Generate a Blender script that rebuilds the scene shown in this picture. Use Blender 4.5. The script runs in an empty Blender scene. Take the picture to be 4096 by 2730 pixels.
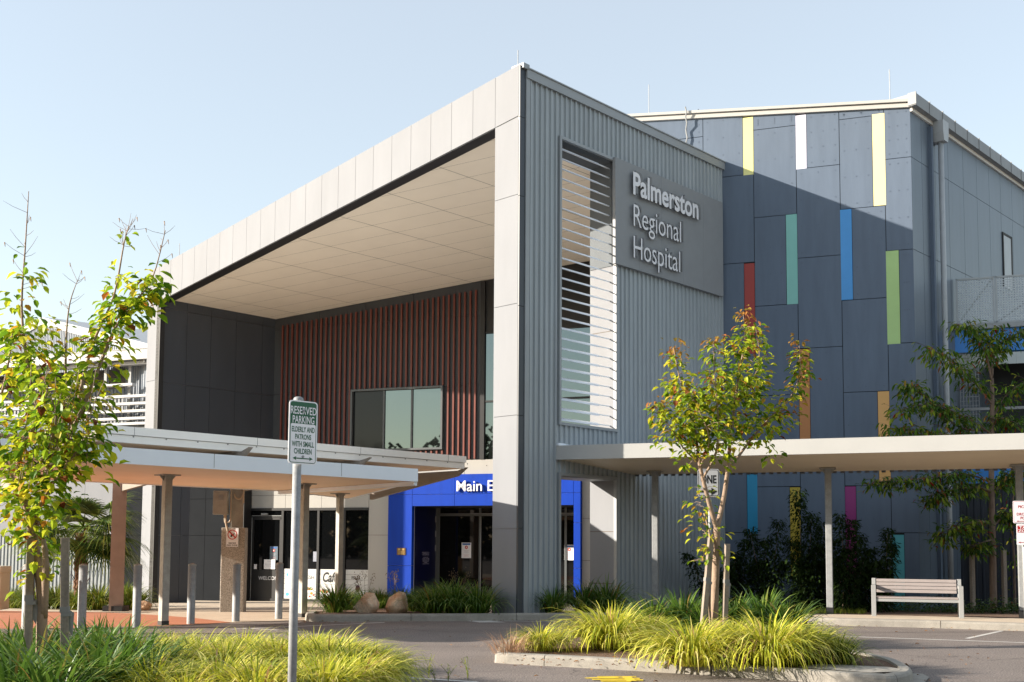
SUN_PHI, SUN_EL, SUN_E = 81, 18.2, 4.9
SKY_S, AIR, DUST, OZ, EXPO = .15, 1.25, .7, .8, 1.25
import bpy, math, random, bmesh
from mathutils import Vector, Matrix
RN = random.Random(11)
PI = math.pi
C = bpy.context.scene.collection
sc = bpy.context.scene
# ---------------------------------------------------------------- camera (solved from the photograph's vanishing points)
SC = 4096/2353
FL, CX, CY, PIT, ROL, EYE = 4297.1, 2048.0, 1869.46, math.radians(4.1459), 0.0059665, 1.7
_fw = Vector((0, math.cos(PIT), math.sin(PIT))); _u0 = Vector((0, -math.sin(PIT), math.cos(PIT))); _r0 = Vector((1, 0, 0))
_rt = _r0*math.cos(ROL) + _u0*math.sin(ROL); _up = _u0*math.cos(ROL) - _r0*math.sin(ROL)
EYEV = Vector((0, 0, EYE))
cd = bpy.data.cameras.new('camera'); cam = bpy.data.objects.new('camera', cd); C.objects.link(cam)
cd.lens = 36*FL/4096; cd.sensor_width = 36; cd.shift_y = (CY-1365)/4096; cd.clip_start = .1; cd.clip_end = 2000
cam.matrix_world = Matrix(((_rt.x, _up.x, -_fw.x, 0), (_rt.y, _up.y, -_fw.y, 0), (_rt.z, _up.z, -_fw.z, EYE), (0, 0, 0, 1)))
sc.camera = cam

def ray(px, py):
    return _fw + _rt*((px*SC-CX)/FL) - _up*((py*SC-CY)/FL)
def at(px, py, Y):                                     # the point on a sight line at a given distance
    d = ray(px, py); return EYEV + d*(Y/d.y)
def gz(y):                                             # the forecourt is level, then falls gently to the building
    return 0.0 if y < 24.5 else -.0275*(min(y, 42)-24.5)
def G(px, py, h=0.0):                                  # where a sight line meets the ground (+h)
    d = ray(px, py); t = (EYE-h)/-d.z
    for _ in range(30): t = (EYE-h-gz(d.y*t))/-d.z
    return EYEV + d*t
class Wall:
    def __init__(s, p, ang):                           # ang: plan direction, degrees from +Y towards +X
        s.p = Vector((p[0], p[1], 0)); a = math.radians(ang)
        s.d = Vector((math.sin(a), math.cos(a), 0)); s.n = Vector((s.d.y, -s.d.x, 0))
        if s.n.dot(EYEV-s.p) < 0: s.n = -s.n
    def uz(s, px, py, o=0):
        r = ray(px, py); p = s.p + s.n*o; k = (p-EYEV).dot(s.n)/r.dot(s.n); q = EYEV+r*k
        return (q-s.p).dot(s.d), q.z
    def pt(s, u, z, o=0): return s.p + s.d*u + s.n*o + Vector((0, 0, z))
    def u(s, px, py, o=0): return s.uz(px, py, o)[0]
    def z(s, px, py, o=0): return s.uz(px, py, o)[1]
    def off(s, v): return (Vector(v)-s.p).dot(s.n)
A1, A3 = 43.65, 109.7
C1 = at(2064.3/SC, 2450/SC, 24.8)
WS = Wall(C1, A1)                                      # corrugated side wall, u runs back
WF = Wall(C1, A1+90)                                   # fascia plane, u negative to the left
WE = Wall((-.63, 36.9), A3)                            # entrance wall
SE = WS.uz(2887.3/SC, 720/SC)[0]
WB = Wall(WS.pt(SE, 0), A3)                            # panel building front
UB = WB.uz(3650/SC, 900/SC)[0]
WR = Wall(WB.pt(UB, 0), A1)                            # panel building side
U1 = WS.d; N1 = WS.n

# ---------------------------------------------------------------- objects
def wpos(o):
    v = Vector((0, 0, 0))
    while o: v += o.location; o = o.parent
    return v
class MB:
    def __init__(s): s.v = []; s.f = []; s.mi = []; s.cur = 0
    def add(s, vs, fs):
        b = len(s.v); s.v += [tuple(x) for x in vs]; s.f += [tuple(b+i for i in f) for f in fs]; s.mi += [s.cur]*len(fs)
    def quad(s, a, b, c, d): s.add([a, b, c, d], [(0, 1, 2, 3)])
    def hull8(s, p): s.add(p, [(0, 3, 2, 1), (4, 5, 6, 7), (0, 1, 5, 4), (1, 2, 6, 5), (2, 3, 7, 6), (3, 0, 4, 7)])
    def box(s, c, x, y, z):                             # centre, three half-axis vectors
        c, x, y, z = Vector(c), Vector(x), Vector(y), Vector(z)
        s.hull8([c-x-y-z, c+x-y-z, c+x+y-z, c-x+y-z, c-x-y+z, c+x-y+z, c+x+y+z, c-x+y+z])
    def wbox(s, w, u0, u1, z0, z1, o0, o1):
        s.hull8([w.pt(u0, z0, o0), w.pt(u1, z0, o0), w.pt(u1, z0, o1), w.pt(u0, z0, o1), w.pt(u0, z1, o0), w.pt(u1, z1, o0), w.pt(u1, z1, o1), w.pt(u0, z1, o1)])
    def wprism(s, w, poly, o0, o1):
        n = len(poly); s.add([w.pt(u, z, o0) for u, z in poly]+[w.pt(u, z, o1) for u, z in poly],
            [tuple(range(n))[::-1], tuple(range(n, 2*n))]+[(i, (i+1) % n, n+(i+1) % n, n+i) for i in range(n)])
    def slab(s, pts, dz):                               # polygon of 3D points, thickened downwards by dz
        n = len(pts); s.add(list(pts)+[Vector(p)-Vector((0, 0, dz)) for p in pts],
            [tuple(range(n)), tuple(range(n, 2*n))[::-1]]+[(i, n+i, n+(i+1) % n, (i+1) % n) for i in range(n)])
    def tube(s, path, rad, n=8, cap=True):
        path = [Vector(p) for p in path]; m = len(path); rad = rad if isinstance(rad, (list, tuple)) else [rad]*m
        vs = []; ref = None
        for i, p in enumerate(path):
            t = (path[min(i+1, m-1)]-path[max(i-1, 0)]).normalized()
            if ref is None: ref = t.orthogonal().normalized()
            a = (ref - t*ref.dot(t)).normalized(); b = t.cross(a); ref = a
            vs += [p+(a*math.cos(2*PI*k/n)+b*math.sin(2*PI*k/n))*rad[i] for k in range(n)]
        fs = [(i*n+k, i*n+(k+1) % n, (i+1)*n+(k+1) % n, (i+1)*n+k) for i in range(m-1) for k in range(n)]
        if cap: fs += [tuple(range(n))[::-1], tuple(range((m-1)*n, m*n))]
        s.add(vs, fs)
    def lathe(s, base, prof, n=16):
        base = Vector(base); m = len(prof)
        vs = [base+Vector((r*math.cos(2*PI*k/n), r*math.sin(2*PI*k/n), z)) for r, z in prof for k in range(n)]
        s.add(vs, [(i*n+k, i*n+(k+1) % n, (i+1)*n+(k+1) % n, (i+1)*n+k) for i in range(m-1) for k in range(n)]+[tuple(range((m-1)*n, m*n))])
    def build(s, name, mats, parent=None, smooth=False, bevel=0):
        me = bpy.data.meshes.new(name); o = wpos(parent) if parent else Vector((0, 0, 0))
        me.from_pydata([(x-o.x, y-o.y, z-o.z) for x, y, z in s.v], [], s.f)
        for m in (mats if isinstance(mats, (list, tuple)) else [mats]): me.materials.append(m)
        if any(s.mi): me.polygons.foreach_set('material_index', s.mi)
        if smooth: me.polygons.foreach_set('use_smooth', [True]*len(me.polygons))
        me.update()
        if len(s.f) < 6000:
            bm_ = bmesh.new(); bm_.from_mesh(me); bmesh.ops.recalc_face_normals(bm_, faces=bm_.faces[:]); bm_.to_mesh(me); bm_.free()
        ob = bpy.data.objects.new(name, me); C.objects.link(ob)
        if parent: ob.parent = parent
        if bevel:
            b = ob.modifiers.new('bevel', 'BEVEL'); b.width = bevel; b.segments = 2; b.limit_method = 'ANGLE'
        return ob
def tag(o, label, cat, group=None):
    o['label'] = label; o['category'] = cat
    if group: o['group'] = group
    return o
def thing(name, loc, label, cat, group=None):
    o = bpy.data.objects.new(name, None); C.objects.link(o); o.location = loc; o.empty_display_size = .2
    return tag(o, label, cat, group)
def struct(o, kind='structure'): o['kind'] = kind; return o
def copy_tree(o, parent=None):
    c = o.copy(); C.objects.link(c); c.parent = parent
    for ch in o.children: copy_tree(ch, c)
    return c

# ---------------------------------------------------------------- materials
def nm(name):
    m = bpy.data.materials.new(name); m.use_nodes = True
    return m, m.node_tree.nodes, m.node_tree.links, m.node_tree.nodes['Principled BSDF']
def M(name, col, rough=.55, metal=0, var=.06, vs=3.0, stretch=(1, 1, 1), bump=0, bs=80, spec=.5, fine=0, coat=0):
    m, N, L, b = nm(name)
    tc = N.new('ShaderNodeTexCoord'); mp = N.new('ShaderNodeMapping'); mp.inputs['Scale'].default_value = stretch
    L.new(tc.outputs['Object'], mp.inputs['Vector'])
    nz = N.new('ShaderNodeTexNoise'); nz.inputs['Scale'].default_value = vs; nz.inputs['Detail'].default_value = 8; nz.inputs['Roughness'].default_value = .6
    L.new(mp.outputs['Vector'], nz.inputs['Vector'])
    rp = N.new('ShaderNodeValToRGB'); rp.color_ramp.elements[0].position = .3; rp.color_ramp.elements[1].position = .7
    rp.color_ramp.elements[0].color = tuple(c*(1-var) for c in col)+(1,); rp.color_ramp.elements[1].color = tuple(min(1, c*(1+var)) for c in col)+(1,)
    L.new(nz.outputs['Fac'], rp.inputs['Fac']); out = rp.outputs['Color']
    if fine:
        n2 = N.new('ShaderNodeTexNoise'); n2.inputs['Scale'].default_value = bs; n2.inputs['Detail'].default_value = 3
        L.new(tc.outputs['Object'], n2.inputs['Vector'])
        r2 = N.new('ShaderNodeValToRGB'); r2.color_ramp.elements[0].position = .35; r2.color_ramp.elements[1].position = .65
        r2.color_ramp.elements[0].color = (1-fine,)*3+(1,); r2.color_ramp.elements[1].color = (1+fine,)*3+(1,)
        L.new(n2.outputs['Fac'], r2.inputs['Fac'])
        mx = N.new('ShaderNodeMix'); mx.data_type = 'RGBA'; mx.blend_type = 'MULTIPLY'; mx.inputs['Factor'].default_value = 1
        L.new(out, mx.inputs[6]); L.new(r2.outputs['Color'], mx.inputs[7]); out = mx.outputs[2]
    L.new(out, b.inputs['Base Color'])
    b.inputs['Roughness'].default_value = rough; b.inputs['Metallic'].default_value = metal; b.inputs['Specular IOR Level'].default_value = spec
    b.inputs['Coat Weight'].default_value = coat
    if bump:
        n3 = N.new('ShaderNodeTexNoise'); n3.inputs['Scale'].default_value = bs; n3.inputs['Detail'].default_value = 4
        L.new(tc.outputs['Object'], n3.inputs['Vector'])
        bp = N.new('ShaderNodeBump'); bp.inputs['Strength'].default_value = bump; bp.inputs['Distance'].default_value = .02
        L.new(n3.outputs['Fac'], bp.inputs['Height']); L.new(bp.outputs['Normal'], b.inputs['Normal'])
    return m
def Mleaf(name, stops, trans=.35, rough=.45, gloss=.25):
    m = bpy.data.materials.new(name); m.use_nodes = True; N = m.node_tree.nodes; L = m.node_tree.links; N.clear()
    ge = N.new('ShaderNodeNewGeometry'); rp = N.new('ShaderNodeValToRGB'); cr = rp.color_ramp
    cr.elements[0].position, cr.elements[0].color = stops[0][0], tuple(stops[0][1])+(1,)
    cr.elements[1].position, cr.elements[1].color = stops[-1][0], tuple(stops[-1][1])+(1,)
    for p, c in stops[1:-1]: cr.elements.new(p).color = tuple(c)+(1,)
    L.new(ge.outputs['Random Per Island'], rp.inputs['Fac'])
    d = N.new('ShaderNodeBsdfDiffuse'); t = N.new('ShaderNodeBsdfTranslucent'); g = N.new('ShaderNodeBsdfGlossy'); g.inputs['Roughness'].default_value = rough
    L.new(rp.outputs['Color'], d.inputs['Color']); L.new(rp.outputs['Color'], t.inputs['Color'])
    m1 = N.new('ShaderNodeMixShader'); m1.inputs['Fac'].default_value = trans; L.new(d.outputs[0], m1.inputs[1]); L.new(t.outputs[0], m1.inputs[2])
    fr = N.new('ShaderNodeFresnel'); fr.inputs['IOR'].default_value = 1.25
    mu = N.new('ShaderNodeMath'); mu.operation = 'MULTIPLY'; mu.inputs[1].default_value = gloss*.55; L.new(fr.outputs[0], mu.inputs[0])
    m2 = N.new('ShaderNodeMixShader'); L.new(mu.outputs[0], m2.inputs['Fac']); L.new(m1.outputs[0], m2.inputs[1]); L.new(g.outputs[0], m2.inputs[2])
    o = N.new('ShaderNodeOutputMaterial'); L.new(m2.outputs[0], o.inputs['Surface'])
    return m
def Mglass(name, col, metal=0, rough=.03, spec=.5):
    m, N, L, b = nm(name); b.inputs['Base Color'].default_value = tuple(col)+(1,); b.inputs['Roughness'].default_value = rough
    b.inputs['Metallic'].default_value = metal; b.inputs['Specular IOR Level'].default_value = spec
    return m
def Mribs(name, col, pitch, ang, rough=.5, depth=.5):   # ribbed sheet soffit: ribs run along plan direction ang
    m = M(name, col, rough, var=.05, vs=.7); N, L = m.node_tree.nodes, m.node_tree.links; b = N['Principled BSDF']
    tc = N.new('ShaderNodeTexCoord'); mp = N.new('ShaderNodeMapping'); mp.inputs['Rotation'].default_value = (0, 0, math.radians(ang))
    L.new(tc.outputs['Object'], mp.inputs['Vector']); w = N.new('ShaderNodeTexWave'); w.inputs['Scale'].default_value = 1/pitch/ (20/(2*PI))*1.0
    w.inputs['Distortion'].default_value = 0; L.new(mp.outputs['Vector'], w.inputs['Vector'])
    bp = N.new('ShaderNodeBump'); bp.inputs['Strength'].default_value = depth; bp.inputs['Distance'].default_value = .02
    L.new(w.outputs['Fac'], bp.inputs['Height']); L.new(bp.outputs['Normal'], b.inputs['Normal'])
    return m
m_cream_lit = M('cream_panel_lit', (.40, .39, .365),   .75, spec=.1, var=.05, vs=1.2, stretch=(1, 1, .3))  # copy of the cream panel, lightened to stand in for sun on it
def asphalt_wear(m):                                    # worn patches, tyre-polished streaks and hairline cracks
    N, L = m.node_tree.nodes, m.node_tree.links; b = N['Principled BSDF']; src = b.inputs['Base Color'].links[0].from_socket
    tc = N.new('ShaderNodeTexCoord')
    def layer(src, fac, col):
        mx = N.new('ShaderNodeMix'); mx.data_type = 'RGBA'; mx.inputs[7].default_value = tuple(col)+(1,); L.new(fac, mx.inputs[0]); L.new(src, mx.inputs[6]); return mx.outputs[2]
    def ramp(s, a, b_, k):
        r = N.new('ShaderNodeMapRange'); r.inputs[1].default_value = a; r.inputs[2].default_value = b_; r.inputs[3].default_value = 0; r.inputs[4].default_value = k; L.new(s, r.inputs[0]); return r.outputs[0]
    mp = N.new('ShaderNodeMapping'); mp.inputs['Rotation'].default_value = (0, 0, math.radians(19.7)); mp.inputs['Scale'].default_value = (.12, 1.3, 1); L.new(tc.outputs['Object'], mp.inputs['Vector'])
    n1 = N.new('ShaderNodeTexNoise'); n1.inputs['Scale'].default_value = 1.1; n1.inputs['Detail'].default_value = 5; L.new(mp.outputs['Vector'], n1.inputs['Vector'])
    src = layer(src, ramp(n1.outputs['Fac'], .52, .72, .38), (.10, .075, .065))
    n2 = N.new('ShaderNodeTexNoise'); n2.inputs['Scale'].default_value = .9; n2.inputs['Detail'].default_value = 6; n2.inputs['Roughness'].default_value = .7; L.new(tc.outputs['Object'], n2.inputs['Vector'])
    src = layer(src, ramp(n2.outputs['Fac'], .62, .70, .35), (.075, .06, .055))
    v = N.new('ShaderNodeTexVoronoi'); v.feature = 'DISTANCE_TO_EDGE'; v.inputs['Scale'].default_value = .32
    n3 = N.new('ShaderNodeTexNoise'); n3.inputs['Scale'].default_value = 1.5; n3.inputs['Detail'].default_value = 4; L.new(tc.outputs['Object'], n3.inputs['Vector'])
    ad = N.new('ShaderNodeVectorMath'); ad.operation = 'ADD'; L.new(tc.outputs['Object'], ad.inputs[0]); L.new(n3.outputs['Color'], ad.inputs[1]); L.new(ad.outputs[0], v.inputs['Vector'])
    src = layer(src, ramp(v.outputs['Distance'], .007, .0, .7), (.04, .032, .03)); L.new(src, b.inputs['Base Color'])
m_cream = M('cream_panel', (.24, .248, .265),   .75, spec=.1, var=.05, vs=1.2, stretch=(1, 1, .3))
m_cream2 = M('soffit_board', (.90, .82, .70), .6, var=.03, vs=1)
m_black = M('dark_trim', (.014, .014, .015), .5, var=.1)
m_joint = M('joint_shadow_gap', (.10, .07, .045), .8)
m_dark = M('charcoal_panel', (.052, .060, .074), .32, var=.10, vs=1.5, stretch=(1, 1, .3))
m_midgrey = M('dark_grey_panel', (.095, .10, .105), .4, var=.08, vs=1.5)
m_steel = M('grey_sheet', (.325, .36, .385), .42, var=.10, vs=1.5, stretch=(2, 2, .25), bump=.02, bs=6)
m_steeltrim = M('grey_trim', (.28, .30, .315), .42, var=.06, vs=1.2)
m_bluegrey = M('slate_panel', (.128, .162, .215), .6, spec=.08, var=.07, vs=1.6, stretch=(2.5, 2.5, .35))
m_blueseam = M('slate_joint', (.012, .013, .015), .7)
m_rust = M('rust_slat', (.165, .041, .027), .5, var=.15, vs=2)
m_royal = M('royal_blue_panel', (.005, .043, .36), .5, spec=.15, var=.10, vs=2, stretch=(2, 2, .2))
m_navy = M('navy_panel', (.004, .006, .045), .3, var=.1)
m_galv = M('galvanised_steel', (.27, .28, .285), .62, metal=.15, var=.16, vs=9, fine=.08, bs=60)
m_galvdull = M('weathered_steel', (.33, .315, .285), .6, metal=.25, var=.16, vs=6, fine=.06, bs=50)
m_silver = M('silver_fascia', (.78, .83, .90), .4, var=.03, vs=1)
m_white = M('white_paint', (.78, .76, .72), .45, var=.03, vs=1.5)
m_letter = M('letter_white', (.72, .72, .75), .4, var=.01)
m_paper = M('paper', (.80, .80, .82), .7, var=.02)
m_ink = M('black_ink', (.012, .012, .013), .5, var=.02)
m_glass = Mglass('dark_glass', (.004, .0045, .005), 0, .02, .4)
m_skyglass = Mglass('reflective_glass', (.17, .205, .205), .95, .015)
m_skyglassd = Mglass('tinted_glass', (.012, .014, .016), 0, .05, .3)
m_frame = M('window_frame_grey', (.10, .11, .115), .4, var=.04)
m_conc = M('kerb_concrete', (.285, .263, .227), .85, var=.14, vs=5, fine=.10, bs=70, bump=.25)
m_agg = M('aggregate_concrete', (.33, .30, .265), .85, var=.12, vs=8, fine=.45, bs=55, bump=.2)
m_pave = M('exposed_aggregate_paving', (.52, .43, .33), .85, var=.10, vs=2, fine=.14, bs=45, bump=.2)
m_red = M('terracotta_paving', (.43, .165, .085), .8, var=.08, vs=2, fine=.08, bs=40, bump=.15)
m_asph = M('asphalt', (.18, .15, .133), .9, var=.13, vs=.55, fine=.5, bs=42, bump=.7)
asphalt_wear(m_asph)
m_paint = M('road_paint', (.55, .53, .50), .7, var=.2, vs=9)
m_yellow = M('yellow_road_paint', (.70, .50, .03), .7, var=.15, vs=12)
m_mulch = M('bark_mulch', (.15, .088, .055), .95, var=.5, vs=22, fine=.6, bs=55, bump=1)
m_wood = M('weathered_timber', (.25, .205, .165), .8, var=.3, vs=10, stretch=(1, 1, .12), fine=.1, bs=30, bump=.3)
m_bark = M('young_tree_bark', (.27, .19, .135), .8, var=.25, vs=12, stretch=(1, 1, .4), bump=.4, bs=40)
m_barkd = M('dark_bark', (.16, .11, .08), .8, var=.25, vs=12, stretch=(1, 1, .4), bump=.4, bs=40)
m_pipe = M('pipe_grey', (.38, .40, .42), .5, metal=.1, var=.08, vs=3)
m_stud = M('fixing_cap_grey', (.095, .125, .175), .6, var=.1)
# ================================================================ helpers that need the above
import bmesh
def sheet(name, poly, h, mat, kind='structure', skirt=0):
    bm = bmesh.new(); vs = [bm.verts.new((p[0], p[1], 0)) for p in poly]; bm.faces.new(vs)
    for y in (24.5, 42.0):
        bmesh.ops.bisect_plane(bm, geom=bm.verts[:]+bm.edges[:]+bm.faces[:], plane_co=(0, y, 0), plane_no=(0, 1, 0))
    bmesh.ops.recalc_face_normals(bm, faces=bm.faces[:])
    for f in bm.faces:
        if f.normal.z < 0: f.normal_flip()
    for v in bm.verts: v.co.z = gz(v.co.y)+h
    if skirt:
        be = [e for e in bm.edges if e.is_boundary]
        r = bmesh.ops.extrude_edge_only(bm, edges=be)
        for g in r['geom']:
            if isinstance(g, bmesh.types.BMVert): g.co.z -= skirt
    me = bpy.data.meshes.new(name); bm.to_mesh(me); bm.free(); me.materials.append(mat)
    o = bpy.data.objects.new(name, me); C.objects.link(o)
    if kind: o['kind'] = kind
    return o
def catmull(P, n=6, closed=False):
    P = [Vector(p) for p in P]; out = []; m = len(P)
    for i in range(m if closed else m-1):
        g = (lambda k: P[k % m]) if closed else (lambda k: P[min(max(k, 0), m-1)])
        a, b, c, d = g(i-1), g(i), g(i+1), g(i+2)
        for k in range(n):
            t = k/n; out.append(.5*((2*b)+(c-a)*t+(2*a-5*b+4*c-d)*t*t+(3*b-a-3*c+d)*t**3))
    if not closed: out.append(P[-1])
    return out
def kerb(name, pts, side, w=.17, h=.15, seg=2.4, closed=False, gap=.012):
    P = [Vector((p[0], p[1], 0)) for p in pts]; n = len(P); nor = []
    for i in range(n):
        a = P[(i-1) % n] if closed or i else P[i]; b = P[(i+1) % n] if closed or i < n-1 else P[i]
        t = (b-a).normalized(); nor.append(Vector((t.y, -t.x, 0))*-side)
    prof = [(-.0, -.05), (.012, h*.72), (.03, h*.93), (.055, h), (w, h), (w, -.05)]
    mb = MB(); dist = 0; nxt = seg*.6; cur = []
    def sect(p, q): return [Vector((p.x+q.x*a, p.y+q.y*a, gz(p.y+q.y*a)+b)) for a, b in prof]
    def flush(c):
        if len(c) < 2: return
        vs = [v for s in c for v in s]; k = len(prof); m = len(c)
        mb.add(vs, [(i*k+j, i*k+j+1, (i+1)*k+j+1, (i+1)*k+j) for i in range(m-1) for j in range(k-1)]+[tuple(range(k)), tuple(range((m-1)*k, m*k))[::-1]])
    idx = list(range(n))+([0] if closed else [])
    for a, b in zip(idx, idx[1:]):
        L_ = (P[b]-P[a]).length
        if not cur: cur = [sect(P[a], nor[a])]
        d0 = dist
        while nxt < d0+L_:
            f = (nxt-d0)/L_; f2 = min(1, f+gap/L_)
            cur.append(sect(P[a].lerp(P[b], f), nor[a].lerp(nor[b], f))); flush(cur)
            cur = [sect(P[a].lerp(P[b], f2), nor[a].lerp(nor[b], f2))]; nxt += seg
        cur.append(sect(P[b], nor[b])); dist += L_
    flush(cur)
    o = mb.build(name, m_conc, smooth=False); o['kind'] = 'structure'
    return o, [p+q*w for p, q in zip(P, nor)]
def panels(mb, w, us, zs, o0, o1, gap=.012, ztop=None):
    for a, b in zip(us, us[1:]):
        for c, d in zip(zs, zs[1:]):
            last = d == zs[-1]
            if ztop and last: mb.wprism(w, [(a+gap/2, c+gap/2), (b-gap/2, c+gap/2), (b-gap/2, ztop(b)), (a+gap/2, ztop(a))], o0, o1)
            else: mb.wbox(w, a+gap/2, b-gap/2, c+gap/2, d-gap/2, o0, o1)
def corr(mb, w, u0, u1, zlo, zhi, pitch=.19, dep=.042, holes=(), o=0.0, prof=None):
    prof = prof or [(0, 0), (.60, 0), (.70, 1), (.88, 1), (.98, 0)]
    pts = []; u = u0
    while u < u1:
        for a, b in prof: pts.append((u+a*pitch, o+b*dep))
        u += pitch
    pts = [p for p in pts if p[0] <= u1]
    for (a, oa), (b, ob) in zip(pts, pts[1:]):
        m = (a+b)/2; iv = [(zlo, zhi(m) if callable(zhi) else zhi)]
        for ha, hb, hc, hd in holes:
            if ha < m < hb:
                iv = [q for c, d in iv for q in ((c, min(d, hc)), (max(c, hd), d)) if q[1]-q[0] > .01]
        for c, d in iv: mb.quad(w.pt(a, c, oa), w.pt(b, c, ob), w.pt(b, d, ob), w.pt(a, d, oa))
def text(s, w, u0, u1, zb, cap, o, mat, name='lettering', parent=None, ext=.0015, bold=0.0, capref='H', shear=0):
    cu = bpy.data.curves.new('t', 'FONT'); cu.body = capref; ob = bpy.data.objects.new('t', cu); C.objects.link(ob)
    dg = bpy.context.evaluated_depsgraph_get(); me = bpy.data.meshes.new_from_object(ob.evaluated_get(dg)); ch = max(v.co.y for v in me.vertices)
    bpy.data.meshes.remove(me); cu.body = s; cu.extrude = .5; cu.offset = bold; cu.shear = shear; cu.resolution_u = 4
    dg = bpy.context.evaluated_depsgraph_get(); dg.update(); me = bpy.data.meshes.new_from_object(ob.evaluated_get(dg))
    bpy.data.objects.remove(ob); bpy.data.curves.remove(cu)
    xs = [v.co.x for v in me.vertices]; x0, x1 = min(xs), max(xs); off = wpos(parent) if parent else Vector((0, 0, 0)); me.name = name
    for v in me.vertices:
        x, y, z = v.co; p = w.pt(u0+(x-x0)/(x1-x0)*(u1-u0), zb+y/ch*cap, o+ext*(z+.5)); v.co = p-off
    me.materials.clear(); me.materials.append(mat)
    r = bpy.data.objects.new(name, me); C.objects.link(r)
    if parent: r.parent = parent
    return r
class Frame:                                            # a free-standing flat face: like Wall, but with any vertical plane through p
    pass

# ================================================================ ground
mb = MB(); ys = [-60, 0, 24.5, 42, 320]
for a, b in zip(ys, ys[1:]): mb.quad((-220, a, gz(a)), (220, a, gz(a)), (220, b, gz(b)), (-220, b, gz(b)))
struct(mb.build('asphalt_road', m_asph))
xy = lambda v: (v.x, v.y)
edge = [G(-40, 1447), G(50, 1447.5), G(386, 1440), G(531, 1431.5), G(640, 1427.5), G(700, 1425.5)]
paved = [xy(p) for p in edge]+[xy(G(735, 1416)), xy(G(1010, 1400)), (.9, 34), (2.2, 38.6), (-14, 43.5), (-40, 43.5), (-40, edge[0].y)]
sheet('footpath', paved, .006, m_pave)
redp = [xy(G(-40, 1446)), xy(G(50, 1446.5)), xy(G(386, 1439.4)), xy(G(531, 1431.9)), xy(G(386, 1417)), xy(G(299, 1411)), xy(G(232, 1408.7)), xy(G(12, 1405)), xy(G(-40, 1404))]
sheet('terracotta_paving', redp, .012, m_red)
# kerb along the entrance bed, running on into the pick-up bay on the right
kp = [G(708, 1420), G(700, 1425), G(712, 1429), G(760, 1429.5), G(900, 1428.3), G(1100, 1427.5), G(1330, 1425), G(1500, 1424.5), G(1700, 1429.5), G(1850, 1435.2), G(1951, 1439), G(2127, 1443.4), G(2353, 1451), G(2700, 1462)]
kpts = catmull([Vector((p.x, p.y, 0)) for p in kp], 5)
kb, kin = kerb('kerb', kpts, 1, w=.2, h=.16)
bedback = [(13.5, 31.0), (8.2, 31.0), xy(WS.pt(SE, 0, -.3)), xy(WS.pt(.1, 0, -.7)), xy(WS.pt(-.05, 0, -.82)), xy(G(1010, 1398)), xy(G(760, 1412))]
bed = [xy(p) for p in kin]+[(20, 28.0)]+bedback
sheet('planting_bed', bed, .13, m_mulch, skirt=.2)
# concrete strip behind the kerb where the bench and the canopy posts stand
sp = [p for p in kin if p.x > G(1840, 1436).x]
strip = [xy(p) for p in sp]+[(sp[-1].x+.45, sp[-1].y+1.5), (sp[0].x+.45, sp[0].y+1.65)]
sheet('footpath_strip', strip, .15, m_pave)
# painted lines
def line(a, b, w, mat, name='road_line'):
    a, b = Vector(a), Vector(b); t = (b-a); t.z = 0; t.normalize(); n = Vector((t.y, -t.x, 0))*w/2
    return sheet(name, [xy(a+n), xy(b+n), xy(b-n), xy(a-n)], .004, mat)
line(G(1935, 1463), G(2420, 1480), .09, m_paint); line(G(2222, 1468), G(2302, 1450.5), .09, m_paint)
line(G(530, 1447), G(882, 1431.5), .09, m_paint); line(G(760, 1429.8), G(884, 1431.2), .08, m_paint)
line(G(560, 1444.5), G(640, 1449), .09, m_paint); line(G(1090, 1427), G(1340, 1429.5), .08, m_paint)
sheet('road_line', [xy(G(1063, 1420.5+6)), xy(G(1115, 1426.6)), xy(G(1163, 1431)), xy(G(1102, 1431.3))], .005, m_paint)
line(G(905, 1556), G(1098, 1568.5), .08, m_paint)
ym = MB()
for a, b, c, d, w in ((1345, 1559.5, 1420, 1557, .09), (1372, 1556, 1462, 1556, .06), (1372, 1559.5, 1470, 1560.5, .10), (1360, 1563, 1478, 1564.5, .10), (1380, 1567, 1450, 1567.5, .10), (1440, 1557.5, 1452, 1567, .12)):
    p, q = G(a, b), G(c, d); t = (q-p).normalized(); n = Vector((t.y, -t.x, 0))*w/2; h = Vector((0, 0, .005+.0012*len(ym.f)))
    ym.quad(p+n+h, q+n+h, q-n+h, p-n+h)
struct(ym.build('yellow_road_marking', m_yellow))
# planted island in the middle
ip = [G(1142, 1513), G(1143.5, 1521), G(1165, 1526), G(1487, 1544), G(1790, 1563.5), G(1990, 1578), G(2060, 1580), G(2098, 1568), G(2085, 1551), G(2030, 1530), G(1850, 1497), G(1600, 1470), G(1350, 1466), G(1200, 1480), G(1150, 1500)]
ipts = catmull([Vector((p.x, p.y, 0)) for p in ip], 4, closed=True)
ik, iin = kerb('island_kerb', ipts, 1, w=.17, h=.15, closed=True)
sheet('island_soil', [xy(p) for p in iin], .115, m_mulch)
sheet('concrete_infill', [xy(G(1835, 1534, .15)), xy(G(1880, 1526, .15)), xy(G(2040, 1533, .15)), xy(G(2072, 1538, .15)), xy(G(2060, 1544, .15)), xy(G(2001, 1546.5, .15))], .152, m_conc)
sheet('gutter_apron', [xy(G(2062, 1576)), xy(G(2095, 1551)), xy(G(2120, 1552)), xy(G(2135, 1560)), xy(G(2125, 1572))], .02, m_conc)
# near bed with the young tree
nb = [(-8, 7.2), (-2.2, 7.0), (-1.5, 9.5), (-1.62, 13.2), (-2.4, 15.2), (-5, 15.6), (-9.5, 15.2)]
nk, nin = kerb('near_kerb', catmull([Vector((a, b, 0)) for a, b in nb], 5, closed=True), -1, closed=True)
sheet('near_soil', [xy(p) for p in nin], .12, m_mulch)

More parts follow.
